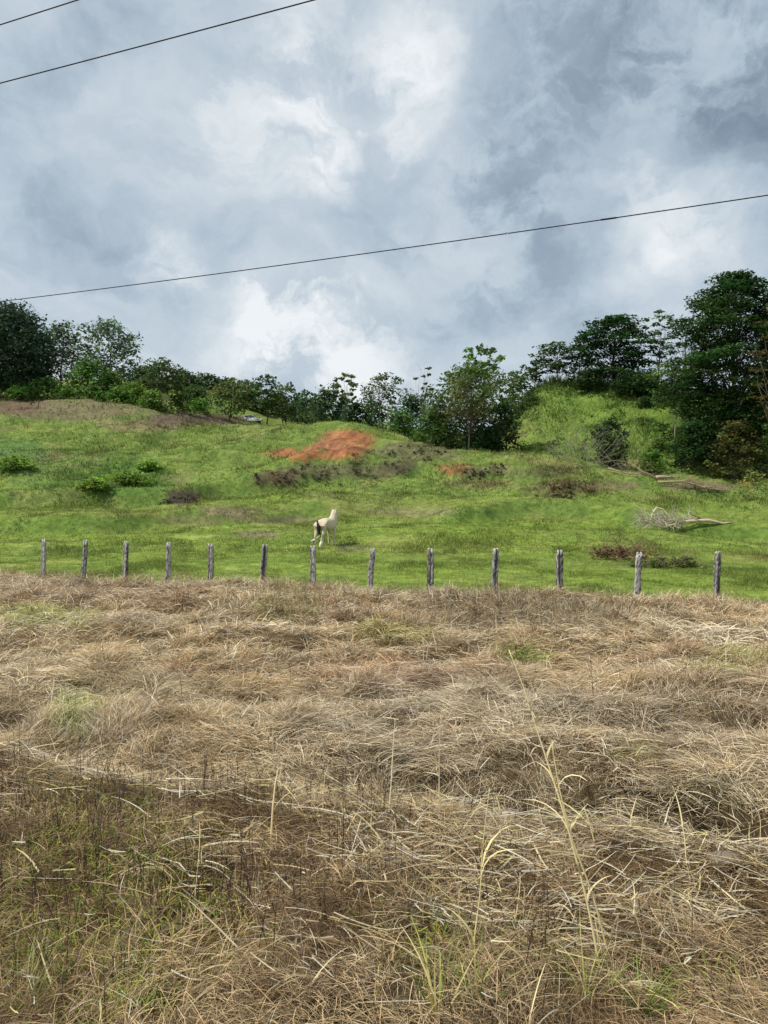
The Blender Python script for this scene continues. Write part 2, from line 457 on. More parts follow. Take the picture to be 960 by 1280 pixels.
# ------------------------------------------------------------------ ground sheet
def make_ground():
    q = np.exp(np.arange(math.log(1.5), math.log(2500), .0062))
    Y = q - 8.0
    u = np.linspace(-1.15, 1.15, 560)
    X = u[None, :] * (q[:, None]); YY = np.repeat(Y[:, None], len(u), 1)
    Z = H(X, YY)
    C, dry, soil = cover(X, YY, Z)
    fine = fbm(X / .35, YY / .35, 51, 2)
    C = C * (1 + .25 * fine[..., None])
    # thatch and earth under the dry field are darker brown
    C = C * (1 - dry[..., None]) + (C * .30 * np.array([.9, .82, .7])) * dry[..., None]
    nb = (1 - sstep(6.5, 8.5, YY))[..., None]  # near bank ground coloured darker to paint in shade between the straws
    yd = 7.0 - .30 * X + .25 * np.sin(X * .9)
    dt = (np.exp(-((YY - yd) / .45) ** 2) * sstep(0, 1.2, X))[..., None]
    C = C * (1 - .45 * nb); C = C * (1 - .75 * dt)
    n, m = Z.shape
    V = np.stack([X, YY, Z], -1).reshape(-1, 3)
    i = np.arange(n - 1)[:, None] * m; k = np.arange(m - 1)[None]
    Q = np.stack([i + k, i + k + 1, i + m + k + 1, i + m + k], -1).reshape(-1, 4)
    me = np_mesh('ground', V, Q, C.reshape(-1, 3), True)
    tag(link('ground', me, M_GROUND), kind='structure')


make_ground()


def scatter(rs, n, y0, y1, pw=1.0, spread=.56, lo=None):
    """random ground positions ahead of the camera, density falling as distance**-(2-pw)..."""
    r = rs.rand(n)
    if pw == 0:
        y = y0 * (y1 / y0) ** r
    else:
        y = (y0 ** pw + r * (y1 ** pw - y0 ** pw)) ** (1 / pw)
    x = (rs.rand(n) * 2 - 1) * spread * (y + .8)
    return x, y


# ------------------------------------------------------------------ dry grass field (near side of the fence)
def dry_field():
    rs = RS(100)
    bag = Bag()
    # matted blades, combed by a swirling flow
    for n, y0, y1, ln, wd, pw in ((200000, 6.6, 13.0, .29, .0066, 1.2), (140000, 12.0, 28.5, .36, .012, .8)):
        x, y = scatter(rs, n, y0, y1, pw)
        e = y - fence_y(x) + 1.1 * fbm(x / 1.6, y / 1.6, 37, 3) + 1.3 * (rs.rand(n) - .6)
        cl = fbm(x / .45, y / .38, 61, 3)
        ditch = np.abs(y - (7.0 - .30 * x + .25 * np.sin(x * .9))) < .62
        k = (e < .1) & (rs.rand(n) < .82 + .45 * cl) & ~(ditch & (x > .1) & (rs.rand(n) < .55 + .4 * (np.abs(y - (7.0 - .30 * x + .25 * np.sin(x * .9))) < .3))); x, y, cl = x[k], y[k], cl[k]
        z = H(x, y); px, py = pix(x, y, z)
        th = 2.6 * fbm(x / 1.7, y / 1.3, 63, 2) + 3.6 * fbm(x / .55, y / .55, 65, 1) * .5 - .5 + (rs.rand(len(x)) - .5) * np.where(rs.rand(len(x)) < .28, 6.28, 2.0)
        up = sstep(.1, .7, fbm(x / 1.1, y / .9, 67, 2)) * .8
        fen = sstep(-3.0, -.5, y - fence_y(x)); up = np.maximum(up, fen * .8 * rs.rand(len(x)))
        t0 = np.radians(50 - 38 * up + 18 * (rs.rand(len(x)) - .5))
        t1 = np.radians(108 - 65 * up * rs.rand(len(x)) + 30 * (rs.rand(len(x)) - .5))
        L = ln * (.45 + .9 * rs.rand(len(x))) * (1 + .25 * cl)
        W = wd * (.5 + 1.0 * rs.rand(len(x)))
        c = dry_rgb(x, y, px, py)
        v = (.42 + .85 * rs.rand(len(x)))[:, None] * (1 + .25 * cl[:, None])
        pale = (rs.rand(len(x)) < .30)[:, None]
        c = np.where(pale, c * .25 + np.array([.88, .78, .57]) * .75, c) * v
        P = np.stack([x, y, z + .05 * np.maximum(cl, 0)], 1)
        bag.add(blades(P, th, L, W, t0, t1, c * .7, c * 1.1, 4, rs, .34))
    # broken straight straws lying over the mat
    n = 24000
    x, y = scatter(rs, n, 7.0, 25, 1.0)
    k = (y < fence_y(x) - .2) & (y > 7.9 - .3 * x) & (rs.rand(n) < .35 + .8 * fbm(x / 1.2, y / 1.0, 69, 3)); x, y = x[k], y[k]; n = len(x)
    c = np.array([[.86, .74, .50], [.74, .60, .40], [.62, .48, .32], [.82, .76, .62]])[rs.randint(0, 4, n)] * (.55 + .5 * rs.rand(n))[:, None]
    up_ = rs.rand(n) < .22
    t_ = np.where(up_, 15 + 50 * rs.rand(n), 70 + 30 * rs.rand(n))
    bag.add(blades(np.stack([x, y, H(x, y) + .04 + .12 * rs.rand(n)], 1), rs.rand(n) * 6.283, .10 + .32 * rs.rand(n) ** 1.5, (.004 + .0005 * y) * (.7 + .7 * rs.rand(n)),
                   np.radians(t_), np.radians(t_ + 18 * rs.rand(n)), c, c, 3, rs, .08, True, lift=.12, tipw=.5))
    # hummocks: fountains of bent blades
    nh = 300
    hx, hy = scatter(rs, nh, 7.2, 24, 1.3)
    keep = (hy < fence_y(hx) - .4) & (hy > 8.2 - .3 * hx); hx, hy = hx[keep], hy[keep]
    for i in range(len(hx)):
        m = int(np.clip(1500 / hy[i], 60, 170))
        r = (.10 + .16 * rs.rand()) * rs.rand(m) ** .5; a = rs.rand(m) * 6.283
        x = hx[i] + r * np.cos(a); y = hy[i] + r * np.sin(a)
        z = H(x, y); px, py = pix(x, y, z)
        lean = rs.rand() * 6.283
        th = np.where(rs.rand(m) < .55, lean + rs.randn(m) * .5, a + rs.randn(m) * .5)
        t0 = np.radians(8 + 30 * rs.rand(m)); t1 = np.radians(95 + 60 * rs.rand(m))
        L = (.28 + .32 * rs.rand()) * (.6 + .6 * rs.rand(m))
        W = (.0045 + .0004 * hy[i]) * (.6 + .8 * rs.rand(m))
        tone = .75 + .5 * rs.rand()
        c = dry_rgb(x, y, px, py) * (tone * (.6 + .6 * rs.rand(m)))[:, None]
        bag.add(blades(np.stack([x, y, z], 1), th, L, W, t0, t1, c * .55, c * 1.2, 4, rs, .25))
    o = bag.build('dry_grass', M_STRAW)
    tag(o, 'tan dry matted grass lying in swirls between ditch and fence', 'dry grass', kind='stuff')

    # upright brown weeds along the fence and scattered over the field
    bag = Bag()
    n = 20000
    x, y = scatter(rs, n, 9, 29, 1.0)
    e = y - fence_y(x)
    clump = fbm(x / 1.5, y / .9, 71, 3)
    px, py = pix(x, y, H(x, y))
    pr = np.where(e > -1.6, .9, .05) * sstep(-.15, .5, clump) + .8 * blob(px, py, 650, 770, 150, 26) + .7 * blob(px, py, 370, 755, 60, 30)
    k = (e < .2 + 1.1 * clump) & (rs.rand(n) < pr); x, y, e = x[k], y[k], e[k]; n = len(x)
    z = H(x, y)
    c = np.array([[.22, .14, .085], [.34, .25, .15], [.28, .24, .10]])[rs.randint(0, 3, n)] * (.5 + rs.rand(n))[:, None]
    bag.add(blades(np.stack([x, y, z], 1), rs.rand(n) * 6.283, .22 + .30 * rs.rand(n) + .45 * rs.rand(n) ** 4, .006 + .006 * rs.rand(n),
                   np.radians(18 * rs.rand(n)), np.radians(35 * rs.rand(n)), c, c * 1.3, 2, rs, .2, False))
    # feathery side twigs
    m = n * 5
    ii = rs.randint(0, n, m)
    P = np.stack([x[ii], y[ii], z[ii] + .08 + .28 * rs.rand(m)], 1)
    cc = c[ii] * (.8 + .7 * rs.rand(m))[:, None]
    bag.add(blades(P, rs.rand(m) * 6.283, .06 + .10 * rs.rand(m), .006 + .008 * rs.rand(m), np.radians(30 + 30 * rs.rand(m)),
                   np.radians(40 + 40 * rs.rand(m)), cc, cc * 1.2, 1, rs, .2, False))
    tag(bag.build('dry_weeds', M_STRAW), 'brown dead weeds standing upright along the foot of the fence', 'dry weeds', kind='stuff')


dry_field()


# ------------------------------------------------------------------ near bank
def near_bank():
    rs = RS(200)
    bag = Bag()
    # fine tangled thatch
    n = 150000
    x, y = scatter(rs, n, 2.3, 7.6, 1.3, .62)
    cl = fbm(x / .28, y / .28, 81, 3)
    k = (y < 6.9 - .3 * x - .45 * sstep(-.2, .6, x)) & (rs.rand(n) < .68 + .6 * cl); x, y, cl = x[k], y[k], cl[k]; n = len(x)
    z = H(x, y); px, py = pix(x, y, z)
    c = dry_rgb(x, y, px, py)
    c = lerp(c, [.66, .53, .36], np.full(n, .55))
    c = lerp(c, [.27, .18, .10], sstep(-.3, .5, fbm(x / .45, y / .35, 83, 3)) * .9)
    gm = np.clip(blob(px, py, 130, 1120, 230, 170, fbm(x / .3, y / .3, 85, 2) * .6) * .7 + blob(px, py, 220, 1090, 120, 60) * .5 + blob(px, py, 600, 1200, 140, 60) * .7 + blob(px, py, 40, 1260, 160, 40) * .5, 0, 1)
    c = c * np.array([1.06, .97, .82])
    isg = rs.rand(n) < gm * .62 * sstep(-.5, .3, fbm(x / .35, y / .3, 88, 3))
    gc = np.array([.34, .36, .07]) * (.6 + .7 * rs.rand(n))[:, None]
    gc = np.where((rs.rand(n) < .35)[:, None], gc * np.array([1.4, 1.05, 1.0]), gc)
    c = np.where(isg[:, None], gc * 1.3, c * (.35 + 1.1 * rs.rand(n) ** 1.4)[:, None])
    L = np.where(isg, .05 + .07 * rs.rand(n), .07 + .20 * rs.rand(n))
    W = np.where(isg, .004, .0020 + .0030 * rs.rand(n))
    th = rs.rand(n) * 6.283 * .7 + 3 * fbm(x / .6, y / .6, 87, 2)
    t0 = np.radians(np.where(isg, 15, 35) + 45 * rs.rand(n)); t1 = np.radians(np.where(isg, 40, 80) + 60 * rs.rand(n))
    P = np.stack([x, y, z + .07 * rs.rand(n) * (~isg)], 1)
    bag.add(blades(P, th, L, W, t0, t1, c * .5, c * 1.1, 3, rs, .35))  # roots coloured darker, painting the shade down between the straws
    tag(bag.build('thatch', M_STRAW), 'fine brown and yellow green thatch covering the near bank', 'dry grass', kind='stuff')

    # thick pale reed straw lying about
    bag = Bag()
    n = 21000
    x, y = scatter(rs, n, 2.6, 7.8, 1.2, .6)
    px, py = pix(x, y, H(x, y))
    yd = 7.0 - .30 * x + .25 * np.sin(x * .9)
    edge = np.exp(-((y - yd + 1.0) / .42) ** 2)
    cl = fbm(x / .5, y / .5, 89, 3)
    pr = (.10 + .75 * edge + .75 * blob(px, py, 720, 1090, 330, 110) + .35 * blob(px, py, 330, 960, 300, 50) + .3 * blob(px, py, 560, 1220, 300, 70) + .2 * blob(px, py, 250, 1100, 120, 160)) * (.5 + .9 * np.clip(cl + .4, 0, 1))
    k = (rs.rand(n) < pr) & (y < yd - .3 - .3 * sstep(-.2, .6, x)); x, y, edge = x[k], y[k], edge[k]; n = len(x)
    z = H(x, y)
    base = np.array([[.88, .74, .47], [.76, .58, .32], [.70, .62, .48], [.90, .82, .62], [.78, .67, .30], [.45, .35, .23]])[rs.randint(0, 6, n)]
    c = base * (.55 + .5 * rs.rand(n))[:, None]
    th = np.where(rs.rand(n) < .55, rs.randn(n) * .45 - .25 + math.pi * (rs.rand(n) < .5), rs.rand(n) * 6.283)
    L = (.07 + .38 * rs.rand(n) ** 2.2) * np.clip(y / 4.6, .5, 1)
    P = np.stack([x, y, z + .02 + .14 * rs.rand(n) ** 1.3], 1)
    bag.add(blades(P, th, L, (.0035 + .0075 * rs.rand(n) ** 2) * np.clip(y / 4.6, .55, 1), np.radians(58 + 55 * rs.rand(n)), np.radians(70 + 35 * rs.rand(n)), c * .85, c * .82, 4, rs, .07, True, lift=.08, tipw=.45))
    # some stand half up and bend over
    n = 240
    x, y = scatter(rs, n, 2.8, 7.2, 1.3, .6)
    px, py = pix(x, y, H(x, y)); yd = 7.0 - .30 * x
    k = (y < yd - .1) & (rs.rand(n) < .25 + blob(px, py, 720, 1060, 300, 120) + .5 * blob(px, py, 300, 960, 300, 80)); x, y = x[k], y[k]; n = len(x)
    c = np.array([.76, .62, .34]) * (.6 + .5 * rs.rand(n))[:, None]
    bag.add(blades(np.stack([x, y, H(x, y)], 1), rs.rand(n) * 6.283, .15 + .35 * rs.rand(n), .004 + .006 * rs.rand(n), np.radians(50 * rs.rand(n)),
                   np.radians(30 + 90 * rs.rand(n)), c, c, 6, rs, .12, True, tipw=.4))
    # heap of pale reeds beside the last post
    n = 900
    a = rs.rand(n) * 6.283; r = rs.rand(n) ** .6
    cx, cy, _ = ray(905, 800)
    x = cx + r * np.cos(a) * 1.25; y = cy + r * np.sin(a) * 1.3
    c = np.array([.84, .72, .50]) * (.55 + .45 * rs.rand(n))[:, None]
    bag.add(blades(np.stack([x, y, H(x, y) + .15 * rs.rand(n)], 1), rs.rand(n) * 6.283, .35 + .5 * rs.rand(n), .012 + .014 * rs.rand(n),
                   np.radians(30 + 40 * rs.rand(n)), np.radians(90 + 60 * rs.rand(n)), c, c, 5, rs, .3, True, tipw=.4))
    tag(bag.build('reed_straw', M_STRAW), 'thick pale yellow reed straw tangled over the near bank', 'straw', kind='stuff')

    # dark upright dead weed stems
    bag = Bag()
    n = 3600
    x, y = scatter(rs, n, 2.5, 6.8, 1.5, .6)
    px, py = pix(x, y, H(x, y))
    pr = (.10 + .75 * blob(px, py, 200, 1090, 330, 170, fbm(x / .4, y / .4, 91, 2) * .5) + .35 * blob(px, py, 800, 1210, 200, 100)) * sstep(-.35, .5, fbm(x / .3, y / .22, 95, 3)) * 1.5
    k = (rs.rand(n) < pr) & (y < 6.7 - .3 * x); x, y = x[k], y[k]; n = len(x); z = H(x, y)
    c = np.where((rs.rand(n) < .12)[:, None], np.array([.22, .19, .06]), np.array([.085, .052, .036])) * (.6 + .9 * rs.rand(n))[:, None]
    L = .16 + .26 * rs.rand(n)
    t0 = np.radians(22 * rs.rand(n) ** 1.5); hd = rs.rand(n) * 6.283; t1 = t0 + np.radians(16 * rs.rand(n))
    for tw in (0.0, 1.57):
        bag.add(blades(np.stack([x, y, z], 1), hd, L, np.full(n, .0036), t0, t1, c, c, 3, RS(5), 0, False, face=np.full(n, tw), tipw=.5))
    m = n * 14
    ii = rs.randint(0, n, m); f = .2 + .8 * rs.rand(m)
    P = np.stack([x[ii] + np.sin(t0[ii]) * np.cos(hd[ii]) * L[ii] * f, y[ii] + np.sin(t0[ii]) * np.sin(hd[ii]) * L[ii] * f, z[ii] + np.cos(t0[ii]) * L[ii] * f], 1)
    cc = c[ii] * (.8 + .9 * rs.rand(m))[:, None]
    bag.add(blades(P, rs.rand(m) * 6.283, .008 + .022 * rs.rand(m), .003 + .004 * rs.rand(m), np.radians(20 + 50 * rs.rand(m)), np.radians(30 + 70 * rs.rand(m)), cc, cc, 1, rs, 0, False, tipw=.5))
    tag(bag.build('weed_stems', M_STRAW), 'dark brown dead weed stems standing on the near bank', 'dry weeds', kind='stuff')

    # low leafy green growth between the stems
    bag = Bag()
    n = 34000
    x, y = scatter(rs, n, 2.4, 7.5, 1.3, .6)
    px, py = pix(x, y, H(x, y))
    wv = fbm(x / .25, y / .25, 93, 3) * .9
    pr = 1.3 * blob(px, py, 90, 1140, 170, 180, wv) + .6 * blob(px, py, 200, 1090, 90, 50, wv) + .9 * blob(px, py, 600, 1190, 90, 60, wv) + .7 * blob(px, py, 860, 1240, 90, 40, wv) + .5 * blob(px, py, 480, 1140, 50, 25, wv)
    k = rs.rand(n) < pr; x, y = x[k], y[k]; n = len(x); z = H(x, y)
    c = np.array([[.30, .37, .06], [.19, .32, .05], [.46, .43, .08]])[rs.randint(0, 3, n)] * (.6 + .7 * rs.rand(n))[:, None]
    bag.add(blades(np.stack([x, y, z + .03 * rs.rand(n)], 1), rs.rand(n) * 6.283, .03 + .07 * rs.rand(n), .005 + .007 * rs.rand(n), np.radians(20 + 50 * rs.rand(n)), np.radians(50 + 60 * rs.rand(n)), c * .8, c, 2, rs, .3))
    tag(bag.build('low_greenery', M_BLADE), 'low yellow green leaves growing through the thatch', 'ground plants', kind='stuff')


near_bank()


# ------------------------------------------------------------------ green meadow
def meadow():
    rs = RS(300)
    bag = Bag()
    for n, y0, y1, ln, wd in ((170000, 20.5, 40, .12, .014), (130000, 38, 70, .18, .030), (110000, 66, 112, .30, .060), (50000, 108, 175, .5, .13)):
        x, y = scatter(rs, n, y0, y1, 1.0)
        z = H(x, y)
        c, dry, soil = cover(x, y, z)
        px, py = pix(x, y, z)
        tuft = fbm(x / (1.2 + .02 * y), y / (1.0 + .02 * y), 101, 3)
        hill = sstep(91, 97, y) * sstep(640, 690, px)
        k = (dry < rs.rand(n)) & (rs.rand(n) > soil * .97) & (rs.rand(n) < .62 + .6 * tuft)
        x, y, z, c, tuft, hill = x[k], y[k], z[k], c[k], tuft[k], hill[k]; n = len(x)
        c = c * ((.85 + .55 * rs.rand(n)) * (1 - .22 * sstep(.15, .7, tuft)))[:, None]
        yl = (rs.rand(n) < .12)[:, None]
        c = np.where(yl, c * .5 + np.array([.30, .27, .11]) * .5, c)
        L = ln * (.5 + .8 * rs.rand(n)) * (1 + 1.2 * np.maximum(tuft - .05, 0)) * (1 + 1.2 * hill)
        bag.add(blades(np.stack([x, y, z - .02], 1), rs.rand(n) * 6.283, L, wd * (.6 + .8 * rs.rand(n)), np.radians(35 * rs.rand(n)),
                       np.radians(40 + 70 * rs.rand(n)), c * .95, c * 1.12, 2, rs, .3, False))
    tag(bag.build('meadow_grass', M_BLADE), 'short bright green pasture grass behind the fence and up the hill', 'grass', kind='stuff')


meadow()


# ------------------------------------------------------------------ trees
def crown_mesh(g, rs, c, rad, n, leaf, col, flat, up=.6):
    """leaf sized faces spread through one clump"""
    d = rs.randn(n, 3); d /= np.linalg.norm(d, axis=1)[:, None]
    r = rs.rand(n) ** .45
    lump = 1 + .35 * np.sin(3 * d[:, 0] + c[0] * 5) * np.cos(4 * d[:, 1] + c[1] * 3)
    P = np.asarray(c) + d * (r * lump)[:, None] * np.array([rad, rad, rad * flat])
    nrm = rs.randn(n, 3); nrm[:, 2] = np.abs(nrm[:, 2]) + up * 1.6; nrm /= np.linalg.norm(nrm, axis=1)[:, None]
    a = np.cross(nrm, rs.randn(n, 3)); a /= np.linalg.norm(a, axis=1)[:, None]
    b = np.cross(nrm, a)
    s = leaf * (.5 + .9 * rs.rand(n))[:, None]
    V = np.stack([P - a * s * .5, P + b * s * .30 - nrm * s * .05, P + a * s * .5 - nrm * s * .18, P - b * s * .30], 1)
    C = np.asarray(col) * (.65 + .65 * rs.rand(n))[:, None]
    C = np.repeat(C[:, None], 4, 1).reshape(-1, 3)
    Q = (np.arange(n) * 4)[:, None] + np.arange(4)[None]
    g.add(V.reshape(-1, 3), Q, C)


def limb(g, rs, a, b, r0, r1, sag=.15, C=(.1, .08, .06), n=6, sides=5):
    a = np.asarray(a, float); b = np.asarray(b, float)
    t = np.linspace(0, 1, n)[:, None]
    L = np.linalg.norm(b - a)
    k = rs.randn(3) * L * .07
    P = a + (b - a) * t + np.sin(t * np.pi) * (k + np.array([0, 0, -sag * L * .4]))
    g.tube(P, np.linspace(r0, r1, n), sides, C)
    return P


def profile(kind, t):
    if kind == 'dome': return math.sqrt(max(.02, 1 - (1.75 * t - .75) ** 2)) if t > .43 else .62 + .38 * t / .43
    if kind == 'round': return math.sqrt(max(.03, 1 - (2 * t - 1) ** 2))
    if kind == 'umbrella': return .35 + .65 * sstep(0, .6, np.array(t)).item() if t < .75 else 1.0 - 1.5 * (t - .75)
    if kind == 'cone': return max(.12, 1.0 - .62 * t ** 1.5)
    if kind == 'bush': return max(.15, (1 - t ** 2.2))
    return 1.0


def tree(name, label, px, Y, toppy, wpx, col, kind='dome', cb=.25, nc=26, csz=.22, flat=.6, dens=1.0, leaf=None,
         bark=(.09, .075, .06), tr=None, group=None, seed=1, cat='tree', lean=0.0, gap=0.0, basepy=None, up=.6, stems=1, twigs=0, deep=.9):
    rs = RS(seed * 7 + 13)
    x = (px - 480) / F * Y; zg = Hs(x, Y)
    top = CAMZ + (640 - toppy) / F * Y
    h = top - zg + .1; w = wpx * Y / F
    if leaf is None: leaf = max(.10, .0043 * Y)
    root = empty(name, (x, Y, zg - .1), label, cat, group)
    tr = (tr or max(.05, h * .018)) * .8
    g = Geo(); lg = Geo()
    zb = h * cb
    forkz = max(h * .08, zb * .9)
    cen = []
    for i in range(nc):
        t = (i + rs.rand()) / nc
        ph = i * 2.39996 + rs.rand() * .9
        pr = profile(kind, t) * w * .5
        rr = pr * (.30 + .70 * rs.rand() ** .5) * (1 - csz * .8)
        if t > .93: rr *= .5
        cz = zb + (h - zb) * (csz * .3 + t * (1 - csz * flat * .9))
        cen.append(np.array([rr * math.cos(ph) + lean * h * t, rr * math.sin(ph) * deep, cz]))
    for st in range(stems):
        ax = rs.randn(2) * (.06 * w if stems > 1 else 0)
        tp = np.array([ax[0] * 2 + lean * h * .7, ax[1] * 2, h * .82])
        base = np.array([ax[0], ax[1], 0])
        tt = np.linspace(0, 1, 9)[:, None]
        P = base + (tp - base) * tt + np.sin(tt * 5 + seed + st) * np.array([.02, .015, 0]) * h
        R = tr * (1 - .85 * tt[:, 0]) + .004 * h * (tt[:, 0] < .05)
        R[0] = tr * 1.35
        g.tube(P, R, 8, bark)
    for i, c in enumerate(cen):
        zf = min(max(forkz * .8, c[2] * (.55 + .2 * rs.rand()) - .05 * h), h * .78)
        f = zf / (h * .82)
        s = (tp - base) * f + base + np.sin(f * 5 + seed + st) * np.array([.02, .015, 0]) * h
        limb(g, rs, s, c, tr * .30 * (1 - .5 * f), tr * .05, .15, bark)
        if twigs:
            for _ in range(twigs):
                d = rs.randn(3); d[2] = abs(d[2]) * .7; d *= .22 * w / np.linalg.norm(d)
                limb(g, rs, c, c + d, tr * .09, tr * .03, 0, bark, 4, 4)
    col = np.array(col) * np.array([2.1, 1.85, 1.6])
    if kind == 'bush': up = .9
    for i, c in enumerate(cen):
        if rs.rand() < gap: continue
        rad = w * csz * (.7 + .6 * rs.rand())
        n = int(dens * 8.0 * (rad * rad * (.4 + .6 * flat)) / (leaf * leaf) + 12)
        cc = col * (.62 + .85 * rs.rand()) * (1 + .12 * rs.randn(3) * np.array([1, .6, .8]))
        crown_mesh(lg, rs, c, rad, n, leaf, cc, flat, up)
        # satellites break the outline
        for _ in range(3):
            d = rs.randn(3); d /= np.linalg.norm(d); d[2] *= flat
            crown_mesh(lg, rs, c + d * rad * 1.0, rad * .38, max(6, n // 9), leaf, cc * (.9 + .3 * rs.rand()), flat, up)
    g.build('trunk', M_BARK, root, True)
    if lg.n: lg.build('crown', M_LEAF, root)
    return root


DK = (.022, .050, .018); MD = (.045, .095, .024); LT = (.085, .155, .035); BL_HAZE = (.026, .052, .030); OL = (.085, .10, .035); BR = (.10, .085, .035)  # left trees: distance haze is mixed into the blue and grey green leaf colours
PALE = (.30, .27, .22)
GW = 'trees along the hilltop'
T = tree
T('broadleaf_tree', 'huge dark blue green tree at the left edge of the picture', 8, 140, 385, 118, BL_HAZE, 'dome', .10, 80, .18, .7, 1.1, seed=1, tr=.55)
T('broadleaf_tree', 'dark tree leaning on the right side of the huge left edge tree', 46, 143, 412, 44, BL_HAZE, 'dome', .15, 22, .26, .8, 1, seed=2)
T('broadleaf_tree', 'tall grey green tree with sky gaps behind the pale green bushy tree on the left', 78, 155, 404, 62, (.04, .075, .035), 'dome', .2, 34, .19, .7, .8, seed=3, gap=.08)
T('broadleaf_tree', 'airy round grey green tree standing highest on the left skyline', 137, 165, 403, 84, (.055, .10, .05), 'round', .18, 46, .17, .6, .7, seed=4, gap=.08)
T('broadleaf_tree', 'pale green bushy tree in front of the airy round tree', 108, 138, 452, 58, (.06, .125, .035), 'bush', .1, 28, .22, .6, 1, seed=5)
T('shrub', 'pale green low spreading shrub beneath the huge dark left tree', 58, 138, 474, 56, (.07, .14, .04), 'bush', .1, 20, .2, .5, 1, seed=6, cat='shrub')
T('shrub', 'mid green shrub right of the pale green bushy tree', 140, 142, 466, 50, (.05, .105, .03), 'bush', .08, 20, .24, .6, 1, seed=7, cat='shrub')
T('shrub', 'green shrub on the brow left of the tree with a thin pale trunk', 168, 136, 482, 62, (.075, .14, .03), 'bush', .0, 24, .22, .6, 1, seed=8, cat='shrub')
T('broadleaf_tree', 'dark olive tree with thin pale trunk on the left brow', 203, 138, 453, 62, (.045, .075, .028), 'dome', .42, 28, .2, .55, .8, seed=9, bark=PALE, gap=.05, tr=.16)
T('broadleaf_tree', 'low dark tree on the skyline behind the pale trunk tree', 180, 180, 462, 60, BL_HAZE, 'dome', .1, 24, .22, .6, 1, seed=10)
for i, (p, tpy, wp, yy) in enumerate(((232, 467, 42, 190), (258, 469, 44, 196), (284, 474, 40, 200), (308, 478, 40, 205))):
    T('broadleaf_tree', ['rounded dark tree on the skyline straight above the brown road cut', 'dark skyline tree second to the right above the brown road cut',
                         'low skyline tree behind the airy olive tree', 'low skyline tree straight above the white car'][i], p, yy, tpy, wp, (.04, .075, .032), 'dome', .1, 22, .22, .5, .95, seed=20 + i, group=GW)
T('broadleaf_tree', 'airy olive green tree left of the white car', 288, 158, 474, 56, (.060, .095, .032), 'round', .2, 26, .2, .5, .6, seed=30, gap=.1, twigs=1)
T('broadleaf_tree', 'tall dark tree with tiered crown just right of the white car', 334, 178, 470, 36, (.035, .065, .03), 'umbrella', .3, 20, .2, .4, .9, seed=31)
T('broadleaf_tree', 'dark tree with bare trunks right of the car and its tiered tree', 358, 176, 480, 38, (.045, .08, .03), 'dome', .25, 20, .22, .6, .95, seed=32, stems=3)
T('broadleaf_tree', 'small dark tree above the left part of the red soil', 384, 168, 485, 32, (.035, .07, .028), 'dome', .15, 16, .24, .7, 1, seed=33)
T('broadleaf_tree', 'dense dark rounded tree above the middle of the red soil', 408, 150, 484, 50, (.028, .058, .024), 'dome', .05, 24, .24, .7, 1.1, seed=34)
T('thin_tree', 'sparse tree with light big leaves on pale bare branches above the red soil', 432, 150, 466, 40, (.075, .125, .04), 'umbrella', .5, 22, .10, .5, .8, leaf=.75, seed=35, bark=PALE, twigs=1, tr=.22)
T('broadleaf_tree', 'flat topped dark tree on the skyline right of the sparse light tree', 478, 135, 467, 62, (.040, .075, .026), 'umbrella', .35, 30, .17, .5, .9, leaf=.5, seed=36, bark=(.16, .14, .11), stems=2)
T('broadleaf_tree', 'low dark tree filling the gap below the sparse light tree', 446, 140, 502, 56, (.025, .055, .022), 'bush', .0, 22, .24, .7, 1.1, seed=37)
T('broadleaf_tree', 'low dark tree left of the big central tree on the mound edge', 515, 128, 492, 56, (.030, .065, .022), 'bush', .0, 24, .24, .7, 1.1, seed=38)
T('bare_tree', 'nearly bare pale tree poking above the skyline left of the big central tree', 530, 125, 453, 26, (.05, .085, .035), 'umbrella', .55, 16, .09, .5, .7, seed=39, bark=(.22, .2, .17), twigs=3, gap=.55, tr=.16)
T('shrub', 'light green shrub on the right shoulder of the mound', 497, 112, 513, 44, (.06, .125, .03), 'bush', .0, 20, .26, .6, 1, seed=40, cat='shrub')
T('shrub', 'mid green shrub at the left foot of the big central tree', 545, 100, 512, 60, (.045, .095, .025), 'bush', .0, 28, .22, .6, 1.1, seed=41, cat='shrub')
T('broadleaf_tree', 'big dense central tree with dark green crown behind the terrace edge', 588, 97, 458, 128, (.042, .080, .022), 'dome', .02, 90, .13, .55, .75, seed=42, tr=.3)
T('thin_tree', 'big leaved tree rising above the big central tree with a forked top', 602, 100, 433, 56, (.065, .13, .035), 'umbrella', .72, 20, .13, .5, 1.0, leaf=.55, seed=43, bark=PALE, tr=.14)
T('broadleaf_tree', 'slim brownish tree with bare lower trunk in front of the big central tree', 585, 90, 470, 78, (.065, .085, .030), 'dome', .42, 34, .17, .4, .6, seed=44, bark=(.13, .10, .08), tr=.13, twigs=1)
T('shrub', 'dark glossy shrub filling the right foot of the big central tree', 632, 93, 498, 50, (.030, .060, .022), 'bush', .0, 30, .22, .6, 1.1, seed=45, cat='shrub')
T('shrub', 'dark shrub under the slim brownish tree', 607, 92, 532, 50, (.022, .050, .018), 'bush', .0, 22, .24, .6, 1.1, seed=46, cat='shrub')
T('broadleaf_tree', 'small mid green tree between the big central tree and the right hill', 640, 120, 462, 34, (.05, .10, .03), 'umbrella', .3, 14, .2, .5, .8, seed=47)
